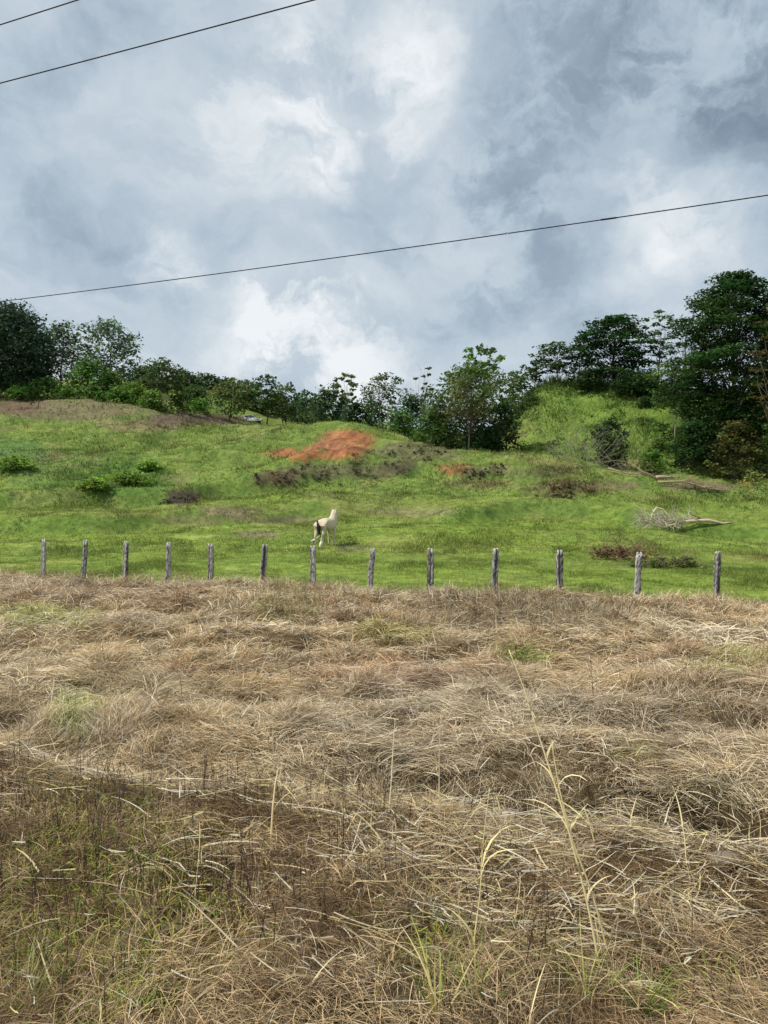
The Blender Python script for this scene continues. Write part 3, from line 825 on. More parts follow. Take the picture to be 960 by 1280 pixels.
# right hill
T('broadleaf_tree', 'feathery tree at the left end of the right hill skyline', 668, 126, 452, 38, (.04, .075, .03), 'umbrella', .35, 14, .2, .35, .8, seed=50)
T('layered_tree', 'dark layered tree leaning left on the right hill', 697, 122, 430, 58, (.030, .058, .020), 'umbrella', .3, 24, .22, .22, 1, up=1.3, seed=51, lean=-.06)
T('layered_tree', 'narrow dark tree left of the big layered hilltop tree', 725, 120, 424, 36, (.026, .055, .018), 'dome', .1, 22, .26, .4, 1, seed=52)
T('layered_tree', 'big dark layered tree with a broad flat top on the right hill crest', 768, 118, 398, 108, (.020, .052, .015), 'dome', .06, 85, .14, .24, 1.4, up=1.3, seed=53, tr=.35)
T('thin_tree', 'tall sparse tree with see through crown on the right hill', 824, 114, 391, 46, (.040, .070, .026), 'umbrella', .45, 26, .13, .35, .7, seed=54, twigs=2, gap=.12, tr=.2)
T('shrub', 'dark low shrub on the crest under the sparse tree', 800, 113, 470, 80, (.020, .045, .014), 'bush', .0, 24, .24, .5, 1.1, seed=55, cat='shrub')
T('shrub', 'dark low shrub on the crest left of the big layered tree', 738, 116, 462, 44, (.022, .048, .016), 'bush', .0, 18, .24, .6, 1.1, seed=56, cat='shrub')
T('layered_tree', 'dark layered tree between the sparse tree and the tallest right tree', 858, 104, 398, 62, (.018, .045, .014), 'dome', .25, 36, .2, .22, 1, up=1.3, seed=57)
T('layered_tree', 'tallest dark layered tree at the right edge of the picture', 920, 92, 346, 150, (.022, .054, .016), 'dome', .04, 150, .14, .28, 2.0, up=1.3, seed=58, tr=.4)
T('layered_tree', 'dark tree partly cut off behind the tallest right tree', 990, 96, 350, 110, (.018, .046, .014), 'dome', .04, 80, .17, .22, 1, up=1.3, seed=59, tr=.35)
T('thin_tree', 'brown tinged sparse tree cut off by the right edge in front of the tallest tree', 972, 80, 372, 66, (.050, .052, .018), 'dome', .35, 34, .14, .3, .6, seed=60, twigs=2, bark=(.2, .15, .1), gap=.1, tr=.2)
T('broadleaf_tree', 'mid green tree with slim pale trunk on the slope left of the tallest right tree', 845, 98, 448, 68, (.040, .080, .022), 'dome', .38, 36, .19, .35, .8, seed=61, bark=PALE, tr=.13)
T('shrub', 'black green shrub below the tallest right tree', 868, 90, 528, 70, (.020, .052, .016), 'bush', .0, 34, .2, .6, 1.1, seed=62, cat='shrub')
T('shrub', 'olive brown rounded shrub at the right foot of the hill', 918, 86, 528, 76, (.060, .072, .024), 'bush', .0, 40, .18, .5, .95, seed=63, cat='shrub', twigs=1)
T('shrub', 'dark green shrub at the right edge above the leafy bush', 972, 84, 520, 60, (.035, .075, .020), 'bush', .0, 26, .2, .6, 1, seed=64, cat='shrub')
T('shrub', 'dark evergreen shrub behind the dead branches in the middle of the slope', 764, 89, 524, 56, (.024, .045, .018), 'round', .0, 30, .2, .7, 1.2, seed=65, cat='shrub')
T('shrub', 'bright green shrub at the slope foot right of the dead branches', 815, 87, 566, 52, (.06, .125, .025), 'bush', .0, 22, .22, .5, .9, seed=66, cat='shrub')
T('shrub', 'yellow green leafy bush with bare twigs at the far right of the meadow', 942, 70, 588, 60, (.12, .15, .05), 'bush', .0, 22, .14, .5, .35, leaf=.22, seed=67, cat='shrub', twigs=3, bark=(.22, .17, .12), gap=.1)
T('shrub', 'small leafy green shrub halfway up the right hill beside the mid green tree', 826, 95, 528, 34, (.06, .12, .03), 'bush', .0, 14, .22, .5, .8, seed=68, cat='shrub')
T('shrub', 'small dark shrub high on the right hill slope', 808, 108, 497, 26, (.025, .05, .018), 'bush', .0, 10, .26, .5, 1, seed=69, cat='shrub')
# more wood on the flanks, seen only when stepping aside, and the belt behind the car
for i, (p, yy, tpy, wp) in enumerate(((-70, 145, 385, 90), (1080, 96, 360, 110), (-150, 150, 410, 90))):
    T('broadleaf_tree', ['dark broadleaf tree beyond the left edge', 'dark broadleaf tree beyond the right edge', 'rounded broadleaf tree far beyond the left edge'][i], p, yy, tpy, wp, DK, 'dome', .1, 40, .2, .6, .8, seed=80 + i)
for i, (p, yy, tpy, wp) in enumerate(((312, 190, 488, 44), (345, 195, 492, 46), (375, 190, 498, 44), (246, 172, 486, 44), (395, 175, 500, 40), (425, 172, 503, 40), (465, 150, 503, 40))):
    T('broadleaf_tree', 'low mid green tree in the wooded belt behind the white car', p, yy, tpy, wp, (.035, .07, .026), 'bush', .0, 18, .24, .6, 1.1, seed=90 + i, group='low trees in the belt behind the white car')
T('shrub', 'mid green shrub at the left end of the right hill top', 652, 118, 466, 44, (.045, .095, .028), 'bush', .0, 18, .24, .6, 1, seed=150, cat='shrub')
# the green hedge rows on the left bank
for i, (p, yy, tpy, wp) in enumerate(((22, 134, 484, 34), (84, 134, 484, 36), (118, 134, 483, 34), (146, 133, 484, 30), (190, 132, 490, 40), (226, 140, 490, 40), (250, 150, 498, 30))):
    T('shrub', 'low bright green shrub in the row along the left brow', p, yy, tpy, wp, (.07, .14, .032), 'bush', .0, 14, .26, .6, 1, seed=110 + i, cat='shrub', group='low shrubs along the left brow')
# clumps on the meadow slope
for i, (p, q, wp, hp, c) in enumerate(((160, 606, 60, 12, (.085, .16, .025)), (118, 612, 40, 11, (.08, .15, .022)), (20, 585, 50, 11, (.09, .16, .03)), (185, 588, 36, 10, (.075, .14, .022)))):
    x, y, z = ray(p, q)
    T('shrub', 'dark green bramble clump on the left meadow slope', p, y, q - hp, wp, c, 'bush', .0, 16, .26, .5, 1, seed=130 + i, cat='shrub', group='bramble clumps on the left slope')


# rough leafy undergrowth on the right hill and behind
def undergrowth():
    rs = RS(400); g = Geo()
    n = 9000
    y = 90 + 42 * rs.rand(n); px = 560 + 520 * rs.rand(n)
    x = (px - 480) / F * y; z = H(x, y)
    cl = fbm(x / 3.2, y / 3., 121, 3)
    k = (rs.rand(n) < -.15 + .9 * cl + .5 * sstep(840, 900, px)) & (px > 650 - (y > 98) * 60); x, y, z, cl = x[k], y[k], z[k], cl[k]
    for i in range(len(x)):
        col = np.array([.12, .20, .035]) if rs.rand() < .6 else np.array([.07, .13, .025])
        crown_mesh(g, rs, (x[i], y[i], z[i] + .2), .35 + .45 * rs.rand(), 12, .30, col * (.7 + .6 * rs.rand()), .7)
    tag(g.build('undergrowth', M_LEAF), 'knee high leafy undergrowth covering the right hill slope', 'undergrowth', kind='stuff')


undergrowth()

# ------------------------------------------------------------------ dead wood
TAN = (.42, .33, .23); GREYW = (.34, .29, .24); DBR = (.10, .07, .05)


def P3(px, py, Y, lift=0.0):
    """a point over the ground at distance Y"""
    return np.array([(px - 480) / F * Y, Y, CAMZ + (640 - py) / F * Y + lift])


def gpt(x, y, up=0.0):
    return np.array([x, y, Hs(x, y) + up])


def branchy(g, rs, a, d, L, r, depth, C, flat=.5):
    b = a + d * L
    P = limb(g, rs, a, b, r, r * .55, -.1, C, 6, 6)
    if depth <= 0: return
    for k in range(2 + rs.randint(0, 2)):
        s = P[2 + rs.randint(0, 4)]
        dd = d + rs.randn(3) * np.array([.75, .6, flat]); dd /= np.linalg.norm(dd)
        branchy(g, rs, s, dd, L * (.5 + .3 * rs.rand()), r * .5, depth - 1, C, flat)


# fallen branch on the meadow
def fallen_branch():
    rs = RS(500)
    bx, by, bz = ray(855, 664)
    root = empty('fallen_branch', (bx, by, bz), 'fallen pale bare branch with crooked forks lying on the open meadow', 'branch')
    o = np.array([bx, by, bz]); s = by / F
    def q(px, py, dy=0): return np.array([(px - 855) * s, dy, (664 - py) * s + .30])
    g = Geo()
    g.tube([q(920, 658, .2), q(905, 660, .1), q(885, 656, 0), q(862, 657, 0), q(845, 660, -.1), q(828, 665, -.2), q(812, 660, -.2)], [.03, .08, .13, .12, .09, .07, .03], 7, (.58, .46, .34))
    g.tube([q(890, 655, .1), q(870, 653, .3), q(858, 660, .2), q(835, 662, 0)], [.07, .055, .05, .03], 6, (.40, .28, .2))
    g.tube([q(850, 660), q(838, 652, .2), q(830, 642, .3), q(822, 640, .2), q(816, 646, 0), q(812, 655, -.2), q(800, 658, 0)], [.075, .07, .065, .06, .05, .04, .025], 6, (.66, .55, .38))
    g.tube([q(880, 656), q(872, 651, .3), q(865, 648, .4)], [.05, .04, .02], 5, DBR)
    g.build('limb', M_WOOD, root, True)
    g = Geo()
    for k in range(90):
        a = q(875 - 75 * rs.rand() ** .7, 662 - 10 * rs.rand(), rs.randn() * .6); a[2] = max(a[2], .08)
        d = np.array([-.6 + rs.randn() * .5, rs.randn() * .6, rs.randn() * .35 + .15]); d /= np.linalg.norm(d)
        branchy(g, rs, a, d, .5 + .6 * rs.rand(), .026, 2, (.42, .38, .30) if k % 3 else (.62, .54, .40), .4)
    g.build('twigs', M_WOOD, root, True)


fallen_branch()


def log(name, label, pts, r, C, seed, twig=0):
    rs = RS(seed)
    W = [np.array(p, float) for p in pts]
    o = W[0].copy()
    root = empty(name, tuple(o), label, 'log')
    g = Geo()
    P = []
    for a, b in zip(W[:-1], W[1:]):
        for t in (0, .33, .66): P.append(a + (b - a) * t + rs.randn(3) * r * .25)
    P.append(W[-1]); P = np.array(P) - o
    g.tube(P, r * .75 * (1 + .25 * rs.rand(len(P))) * (1 - .45 * np.linspace(0, 1, len(P))), 8, C)
    g.build('log_body', M_WOOD, root, True)
    if twig:
        g = Geo()
        for k in range(twig):
            a = P[rs.randint(len(P) // 2, len(P))]
            d = np.array([.5 + rs.randn() * .5, rs.randn() * .6, abs(rs.randn()) * .2 - .1]); d /= np.linalg.norm(d)
            branchy(g, rs, a, d, .5 + .8 * rs.rand(), .03, 1, C, .3)
        g.build('twigs', M_WOOD, root, True)


def G(px, py, up):
    x, y, z = ray(px, py); return (x, y, z + up)


a = ray(796, 592); b = ray(822, 602)
log('fallen_log', 'dark brown log slanting down the slope toward the short cut log', [(a[0], a[1], a[2] + .6), (b[0], b[1], b[2] + .25)], .16, (.18, .13, .09), 1, 12)
a = ray(822, 605)
log('fallen_log', 'short cut pale log end sticking out beside the long thin logs', [(a[0], a[1] + .4, a[2] + .75), (a[0] + 1.6, a[1] + .3, a[2] + .7)], .2, (.46, .38, .27), 2, 5)
a = ray(822, 608); b = ray(895, 617)
log('fallen_log', 'long thin pale log with a spray of twigs at its right end', [(a[0], a[1], a[2] + .4), (a[0] + 2.4, a[1], a[2] + .45), (b[0], b[1], b[2] + .35)], .15, (.40, .31, .21), 3, 60)
a = ray(760, 590); b = ray(790, 597)
log('fallen_log', 'thin pale pole lying under the dead branches on the slope', [(a[0], a[1], a[2] + .4), (b[0], b[1], b[2] + .25)], .11, (.34, .27, .19), 4, 10)


def brush(name, label, px, py, wpx, hpx, n, C, seed, cat='brush pile', leaves=None, depth=1, r=.02, upz=.35, group=None, Yo=None):
    rs = RS(seed)
    if Yo is None: x, y, z = ray(px, py)
    else:
        y = Yo; x = (px - 480) / F * y; z = Hs(x, y)
    w = wpx * y / F; h = hpx * y / F
    root = empty(name, (x, y, z), label, cat, group)
    g = Geo(); lg = Geo()
    for k in range(n):
        ox = (rs.rand() - .5) * w; oy = rs.randn() * w * .12
        zz = Hs(x + ox, y + oy) - z + .03
        env = h * (1 - (2 * ox / w) ** 2) * .7
        d = np.array([rs.randn() * .8, rs.randn() * .5, abs(rs.randn()) * upz]); d /= np.linalg.norm(d)
        if fbm(np.array([ox * 1.3 + seed]), np.array([oy * 1.3]), seed, 2)[0] < -.15: continue
        a = np.array([ox, oy, zz + rs.rand() * env * .5])
        branchy(g, rs, a, d, h * (.5 + .9 * rs.rand()), r, depth, np.array(C) * (.6 + .8 * rs.rand()), .35)
        if leaves is not None and rs.rand() < .8:
            crown_mesh(lg, rs, a + d * h * .5, h * .30, 16, .12 + .0012 * y, np.array(leaves) * (.6 + .8 * rs.rand()), .6)
    g.build('twigs', M_WOOD, root, True)
    if leaves is not None: lg.build('dead_leaves', M_LEAF, root)
    return root


brush('dead_branches', 'heap of grey bare branches in front of the dark evergreen shrub', 740, 590, 96, 40, 80, (.30, .26, .20), 601, 'branches', None, 2, .022, .8, Yo=85)
brush('brush_pile', 'reddish brown leafy brush pile behind the post with the brush', 782, 698, 60, 26, 90, (.24, .15, .10), 602, leaves=(.20, .115, .07), depth=2, r=.010)
brush('brush_pile', 'trailing end of cut twigs with green weeds right of the reddish brush', 832, 710, 80, 17, 80, (.26, .20, .12), 603, leaves=(.16, .19, .06), depth=1, r=.010)
brush('brush_pile', 'left half of the long dark brush ridge under the red soil', 400, 597, 60, 11, 60, (.16, .12, .10), 604, leaves=(.11, .085, .06), depth=1, r=.02)
brush('brush_pile', 'right half of the long dark brush ridge with a pale tangle', 470, 592, 66, 13, 70, (.24, .19, .14), 614, leaves=(.12, .09, .065), depth=1, r=.02)
brush('brush_pile', 'pale brown brush at the left end of the long dark heap', 345, 606, 60, 11, 50, (.26, .16, .11), 605, leaves=(.13, .09, .055), depth=1, r=.02)
brush('brush_pile', 'small round dark brush heap alone on the left meadow', 228, 628, 44, 12, 60, (.18, .14, .11), 606, leaves=(.075, .06, .045), depth=1, r=.018)
brush('brush_pile', 'dry brush strewn on the green slope below the dead branches', 722, 612, 60, 9, 55, (.32, .22, .14), 607, leaves=(.22, .14, .08), depth=1, r=.018)
brush('brush_pile', 'dark brush left of the dry strewn brush on the right slope', 694, 622, 44, 7, 40, (.13, .10, .07), 608, leaves=(.09, .065, .04), depth=1, r=.018)
brush('brush_pile', 'grey twigs heaped on the right shoulder of the mound', 520, 568, 80, 8, 60, (.22, .18, .13), 609, leaves=(.10, .09, .05), depth=1, r=.02)
brush('brush_pile', 'low dark brush right of the small red soil patch', 612, 592, 60, 6, 40, (.13, .10, .07), 610, leaves=(.09, .07, .045), depth=1, r=.018)

# ------------------------------------------------------------------ fence posts
POSTS = [(54, 675), (103, 676), (155, 678), (209, 679), (263, 681), (328, 682), (391, 684), (462, 687), (538, 687), (618, 687), (700, 689), (794, 692), (895, 691)]
ORD = ['first', 'second', 'third', 'fourth', 'fifth', 'sixth', 'seventh', 'eighth', 'ninth', 'tenth', 'eleventh', 'twelfth', 'thirteenth']


def posts():
    k = (20.7 - 28.0) / (8.95 + 12.4)
    for i, (px, top) in enumerate(POSTS):
        rs = RS(700 + i)
        u = (px - 480) / F
        Y = (28.0 + 12.4 * k) / (1 - k * u)
        x = u * Y; zg = Hs(x, Y)
        zt = CAMZ + (640 - top) / F * Y
        h = zt - zg
        lab = f'weathered grey wooden fence post, {ORD[i]} from the left of the row' if i < 12 else 'weathered grey wooden fence post, rightmost and nearest of the row'
        root = empty('fence_post', (x, Y, zg), lab, 'fence post', 'weathered fence posts along the meadow edge', rz=rs.rand() * .8 - .4)
        ns, nh = 20, 26
        an = np.linspace(0, 2 * np.pi, ns, endpoint=False)
        hw = .092 + .016 * rs.rand(); hd_ = .065 + .015 * rs.rand()
        sq = 1 / np.maximum(np.abs(np.cos(an)), np.abs(np.sin(an)))
        rad = 1 + (np.minimum(sq, 1.28) - 1) * .7
        groove = 1 - .16 * (rs.rand(ns) < .25) - .05 * rs.rand(ns)
        V = []; C = []
        lx, ly = rs.randn() * .05, rs.randn() * .03
        ph = rs.rand() * 6
        for j in range(nh + 1):
            t = j / nh; zz = -.25 + (h + .25) * t
            f = 1 - .10 * t + .05 * math.sin(t * 9 + ph)
            off = np.array([lx * t * h + .010 * math.sin(t * 6 + ph), ly * t * h])
            rr = rad * groove * f * (1 + .05 * rs.randn(ns) * .6)
            if j == nh: rr = rr * .80
            V += [(off[0] + hw * rr[m] * math.cos(an[m]), off[1] + hd_ * rr[m] * math.sin(an[m]), zz + (.03 * math.cos(an[m] + ph) + .015 * rs.randn() if j >= nh - 1 else 0)) for m in range(ns)]
            for m in range(ns):
                gcol = .34 + .22 * rs.randn() * .7 + .10 * math.sin(an[m] * 2 + ph) + .12 * (t > .93) - .12 * (t < .35) * rs.rand()
                if groove[m] < .85 or (rs.rand() < .07): gcol = .07
                gcol = max(.05, min(.62, gcol))
                C.append((gcol, gcol * .96, gcol * .89))
        V.append((lx * h, ly * h, h - .03)); C.append((.10, .09, .08))
        g = Geo()
        ii = np.arange(nh)[:, None] * ns; kk = np.arange(ns)[None]; k2 = (kk + 1) % ns
        Q = np.stack([ii + kk, ii + k2, ii + ns + k2, ii + ns + kk], -1).reshape(-1, 4)
        Tt = [((nh + 1) * ns, nh * ns + m, nh * ns + (m + 1) % ns) for m in range(ns)]
        g.add(V, Q, np.array(C), Tt)
        g.build('post_body', M_WOOD, root)
        # worn splintered rim at the top: two shoulders with a split between
        for sgn in (-1, 1):
            g = Geo()
            g.tube([(lx * h + sgn * hw * .45, ly * h, h - .05), (lx * h + sgn * hw * .5, ly * h, h + .012), (lx * h + sgn * hw * .42, ly * h, h + .03 + .02 * rs.rand())],
                   [hd_ * .55, hd_ * .5, hd_ * .22], 7, (.52, .50, .47))
            g.build('split_top', M_WOOD, root)


posts()


# ------------------------------------------------------------------ power lines
def cable(label, A, B, ext, r, splice=None):
    A = np.array(A, float); B = np.array(B, float)
    d = B - A
    t = np.linspace(-ext, 1 + ext, 90)
    P = A + d * t[:, None]
    Ln = np.linalg.norm(d); P[:, 2] += .0007 * Ln * Ln * t * (t - 1)
    root = empty('power_line', tuple(A), label, 'power line', 'power lines overhead')
    g = Geo(); g.tube(P - A, r, 8, (.018, .018, .02)); g.build('wire', M_CABLE, root, True)
    if splice is not None:
        c = A + d * splice; c[2] += .0007 * Ln * Ln * splice * (splice - 1); dn = d / np.linalg.norm(d)
        g = Geo(); g.tube(np.array([c - dn * .16, c - dn * .12, c + dn * .12, c + dn * .16]) - A, [r, r * 1.6, r * 1.6, r], 8, (.018, .018, .02))
        g.build('splice', M_CABLE, root, True)


M_CABLE = tinted('cable_rubber', .7, 30, .1, 0)


def sky_pt(px, py, Y): return ((px - 480) / F * Y, Y, CAMZ + (640 - py) / F * Y)


cable('lowest dark power line crossing the whole picture with a splice', sky_pt(0, 377, 19.7), sky_pt(960, 244, 13.06), 1.2, .0105, .852)
cable('longer of the two dark power lines in the top left corner', sky_pt(0, 104, 11.47), sky_pt(392, 0, 9.6), 3, .0085)
cable('shorter power line at the very top left corner', sky_pt(0, 31, 10.1), sky_pt(97, 0, 9.6), 12, .0075)


# ------------------------------------------------------------------ skinned animals
def skinned(name, verts, edges, mat, parent, sub=2, colf=None):
    me = bpy.data.meshes.new(name)
    me.from_pydata([v[:3] for v in verts], edges, [])
    o = bpy.data.objects.new(name, me); COL.objects.link(o)
    o.modifiers.new('s', 'SKIN'); 
    sv = me.skin_vertices[0].data
    for i, v in enumerate(verts):
        rr = v[3]; sv[i].radius = rr if isinstance(rr, tuple) else (rr, rr)
    sv[0].use_root = True
    m = o.modifiers.new('d', 'SUBSURF'); m.levels = sub; m.render_levels = sub
    dg = bpy.context.evaluated_depsgraph_get(); dg.update()
    me2 = bpy.data.meshes.new_from_object(o.evaluated_get(dg))
    bpy.data.objects.remove(o)
    me2.name = name
    n = len(me2.vertices); co = np.zeros(n * 3, np.float32); me2.vertices.foreach_get('co', co); co = co.reshape(-1, 3)
    C = np.ones((n, 4), np.float32); C[:, :3] = colf(co)
    ca = me2.color_attributes.new('tint', 'FLOAT_COLOR', 'POINT'); ca.data.foreach_set('color', C.ravel())
    me2.polygons.foreach_set('use_smooth', np.ones(len(me2.polygons), bool))
    me2.materials.clear()
    return link(name, me2, mat, parent)


M_COAT = tinted('horse_coat', .8, 6, .12, .05)
M_HAIR = tinted('horse_hair', .7, 30, .3, .2)


def horse():
    Y = 42.0; x = (407 - 480) / F * Y
    # heading: away from the viewer and to the right
    root = empty('horse', (x, Y, Hs(x, Y)), 'pale cream horse with dark tail standing rear first on the meadow', 'horse', rz=math.radians(60))
    root.scale = (1.04, 1.04, 1.12); root.location.z += .02
    v = [(-.52, 0, 1.20, (.29, .27)),      # 0 pelvis
         (-.20, 0, 1.12, (.33, .33)), (.15, 0, 1.06, (.34, .35)), (.48, 0, 1.11, (.30, .34)), (.66, 0, 1.18, (.25, .31)),   # 1-4 trunk to chest
         (.80, 0.02, 1.36, (.22, .30)), (.88, 0.04, 1.50, (.18, .23)), (.94, 0.05, 1.61, (.14, .16)),                     # 5-7 neck to poll
         (1.06, .04, 1.60, (.11, .13)), (1.18, -.03, 1.48, (.085, .095)), (1.26, -.09, 1.38, (.075, .075)),                   # 8-10 head
         ]
    e = [(i, i + 1) for i in range(10)]
    for s in (-1, 1):
        b = len(v)
        v += [(-.54, s * .21, 1.00, (.14, .20)), (-.46, s * .24, .80, (.095, .13)), (-.62, s * .23, .50, (.058, .07)), (-.58, s * .23, .26, .042), (-.56, s * .23, .12, .055), (-.52, s * .23, .03, .055)]
        e += [(0, b)] + [(b + i, b + i + 1) for i in range(5)]
        b = len(v)
        dx = .05 * s
        v += [(.54, s * .17, .88, (.11, .14)), (.54 + dx, s * .21, .70, (.075, .09)), (.56 + dx, s * .21, .44, .055), (.55 + dx, s * .21, .24, .041), (.56 + dx, s * .21, .11, .054), (.59 + dx, s * .21, .03, .055)]
        e += [(3, b)] + [(b + i, b + i + 1) for i in range(5)]
        b = len(v)
        v += [(.93, .07 + s * .10, 1.75, .045), (.93, .07 + s * .115, 1.86, .02)]
        e += [(7, b), (b, b + 1)]

    def colf(co):
        C = np.zeros((len(co), 3)) + np.array([.58, .50, .35])
        inner = sstep(.14, .04, np.abs(co[:, 1])) * sstep(1.02, .88, co[:, 2]) * (co[:, 2] > .55)  # tan underside and inner legs, deepened with painted-in shade
        C = lerp(C, [.42, .27, .17], inner * .9)
        C = lerp(C, [.40, .26, .15], sstep(.17, .06, np.abs(co[:, 1])) * (co[:, 0] < -.5) * sstep(1.28, 1.15, co[:, 2]) * .85)  # rear thighs: tan with the shade of the crease painted in
        low = sstep(.10, .03, co[:, 2])
        C = lerp(C, [.22, .18, .14], low)
        muz = sstep(1.2, 1.28, co[:, 0])
        return lerp(C, [.30, .22, .19], muz)
    skinned('body', v, e, M_COAT, root, 2, colf)
    rs = RS(9); g = Geo()
    for k in range(30):
        a = np.array([-.80, -.01 + rs.randn() * .02, 1.27]); j = rs.randn(3) * .03
        P = np.array([a, a + [-.06, -.05, -.05], a + [-.07, -.13, -.30] + j, a + [-.03, -.17, -.66 - .1 * rs.rand()] + j * 1.6])
        g.tube(P, [.016, .018, .014, .004], 5, np.array([.035, .03, .03]) * (.7 + .6 * rs.rand()))
    g.build('tail', M_HAIR, root, True)
    g = Geo()
    for k in range(40):
        t = k / 39
        a = np.array([.60 + .35 * t - .07, .02 + .06 * t, 1.42 + .38 * t]);
        g.tube([a, a + [-.03, -.07, -.01], a + [.0, -.13, -.14 - .05 * rs.rand()]], [.02, .016, .005], 5, np.array([.62, .54, .40]) * (.8 + .4 * rs.rand()))
    g.build('mane', M_HAIR, root, True)
    for s in (-1, 1):
        g = Geo(); g.ellipsoid((1.10 + s * .03, .02 + s * .095, 1.60), (.022, .014, .018), (.01, .01, .01), 8, 6); g.build('eye', M_HAIR, root, True)


horse()


def egret(label, px, py, rz, pose):
    x, y, z = ray(px, py)
    root = empty('egret', (x, y, z), label, 'egret', rz=rz)
    if pose == 'low':   # stretched forward, feeding
        v = [(0, 0, .26, (.065, .075)), (-.13, 0, .23, (.04, .05)), (-.24, 0, .19, (.02, .03)), (.09, 0, .31, (.045, .05)), (.17, 0, .40, .022), (.25, 0, .46, .018), (.31, 0, .48, .026), (.35, 0, .48, .012)]
    else:
        v = [(0, 0, .25, (.07, .085)), (-.10, 0, .17, (.045, .06)), (-.17, 0, .08, (.02, .03)), (.05, 0, .33, (.045, .055)), (.07, 0, .43, .024), (.05, 0, .50, .018), (.09, 0, .54, .026), (.13, 0, .53, .012)]
    e = [(0, 1), (1, 2), (0, 3), (3, 4), (4, 5), (5, 6), (6, 7)]
    skinned('body', v, e, M_COAT, root, 2, lambda co: np.zeros((len(co), 3)) + np.array([.80, .77, .68]))
    g = Geo(); h = v[7]
    g.tube([(h[0], 0, h[2]), (h[0] + .07, 0, h[2] - .015)], [.010, .002], 6, (.6, .4, .08)); g.build('beak', M_HAIR, root, True)
    for s in (-1, 1):
        g = Geo(); g.tube([(.0, s * .03, .22), (.015, s * .03, .11), (0, s * .03, 0), (.05, s * .03, 0)], [.010, .008, .006, .004], 5, (.06, .06, .05))
        g.build('leg', M_HAIR, root, True)


egret('white egret leaning forward with stretched neck left of the horse', 393, 681, math.radians(30), 'low')
egret('white egret standing upright just below the hind legs of the horse', 401, 686, math.radians(75), 'up')


# ------------------------------------------------------------------ white car on the hill road
def car():
    Y = 172.0; x = (315.5 - 480) / F * Y
    z = CAMZ + (640 - 531.5) / F * Y
    z = Hs(x, Y)
    root = empty('car', (x, Y, max(z, CAMZ + (640 - 532) / F * Y)), 'white sport utility car parked on the hilltop road behind the brow', 'car', rz=math.radians(-8))
    WHITE = plain('white_paint', (.92, .93, .93), .3); GL = plain('dark_glass', (.02, .025, .03), .1); TY = plain('tyre_rubber', (.02, .02, .02), .9)
    RM = plain('wheel_rim', (.4, .4, .42), .35, .8); LG = plain('lamp_glass', (.7, .7, .68), .15); RD = plain('tail_lamp', (.4, .02, .02), .3)
    # side outline, nose to the right (+x)
    out = [(-2.1, .42), (-2.15, .80), (-2.10, 1.05), (-1.95, 1.15), (-1.70, 1.55), (-1.45, 1.66), (-.2, 1.70), (.35, 1.62), (1.0, 1.12), (1.75, 1.02), (2.08, .88), (2.16, .62), (2.10, .38)]
    sections = [(-.88, .0, 1.0), (-.90, 1, 1), (.90, 1, 1), (.88, 0, 1)]
    g = Geo(); n = len(out); V = []
    for yy, tb in ((-.80, .9), (-.90, 1.0), (.90, 1.0), (.80, .9)):
        for (a, b) in out:
            tuck = .80 if b > 1.2 else 1.0
            V.append((a * (1 if abs(yy) > .85 else .985), yy * tuck, b * (1.0 if abs(yy) > .85 else 1.01) - (0.03 if abs(yy) > .85 and b > 1.2 else 0)))
    Q = []
    for s in range(3):
        for i in range(n):
            j = (i + 1) % n
            Q.append((s * n + i, s * n + j, (s + 1) * n + j, (s + 1) * n + i))
    T3 = []
    for s in (0, 3):
        for i in range(1, n - 1): T3.append((s * n, s * n + i, s * n + i + 1))
    g.add(V, Q, (1, 1, 1), T3)
    g.build('body', WHITE, root)

    def pane(name, pts, mat):
        g = Geo(); g.add(pts, [tuple(range(4))]); return g.build(name, mat, root)
    for s in (-1, 1):
        yb, yt = s * .915, s * .745
        pane('side_window', [(-1.65, yb * .985, 1.17), (-.75, yb * .985, 1.17), (-.75, yt, 1.60), (-1.45, yt, 1.58)], GL)
        pane('side_window', [(-.68, yb * .985, 1.17), (.15, yb * .985, 1.17), (.15, yt, 1.60), (-.68, yt, 1.61)], GL)
        pane('side_window', [(.22, yb * .985, 1.17), (.90, yb * .985, 1.15), (.42, yt, 1.54), (.22, yt, 1.58)], GL)
        g = Geo(); g.box((.82, s * .98, 1.15), (.06, .09, .06)); g.build('mirror', WHITE, root)
        g = Geo(); g.ellipsoid((2.02, s * .68, .82), (.10, .16, .08)); g.build('headlight', LG, root, True)
        g = Geo(); g.box((-2.10, s * .75, .98), (.05, .11, .14)); g.build('tail_light', RD, root)
    pane('windscreen', [(1.0, -.70, 1.16), (1.0, .70, 1.16), (.42, .60, 1.60), (.42, -.60, 1.60)], GL)
    pane('rear_window', [(-2.0, -.66, 1.18), (-2.0, .66, 1.18), (-1.72, .58, 1.57), (-1.72, -.58, 1.57)], GL)
    for wx in (-1.32, 1.36):
        for s in (-1, 1):
            g = Geo(); g.tube([(wx, s * .72, .34), (wx, s * .74, .34), (wx, s * .90, .34), (wx, s * .925, .34)], [.28, .34, .34, .30], 20)
            w = g.build('wheel', TY, root)
            g = Geo(); g.tube([(wx, s * .915, .34), (wx, s * .94, .34)], [.21, .19], 12); r = g.build('rim', RM, w)


car()


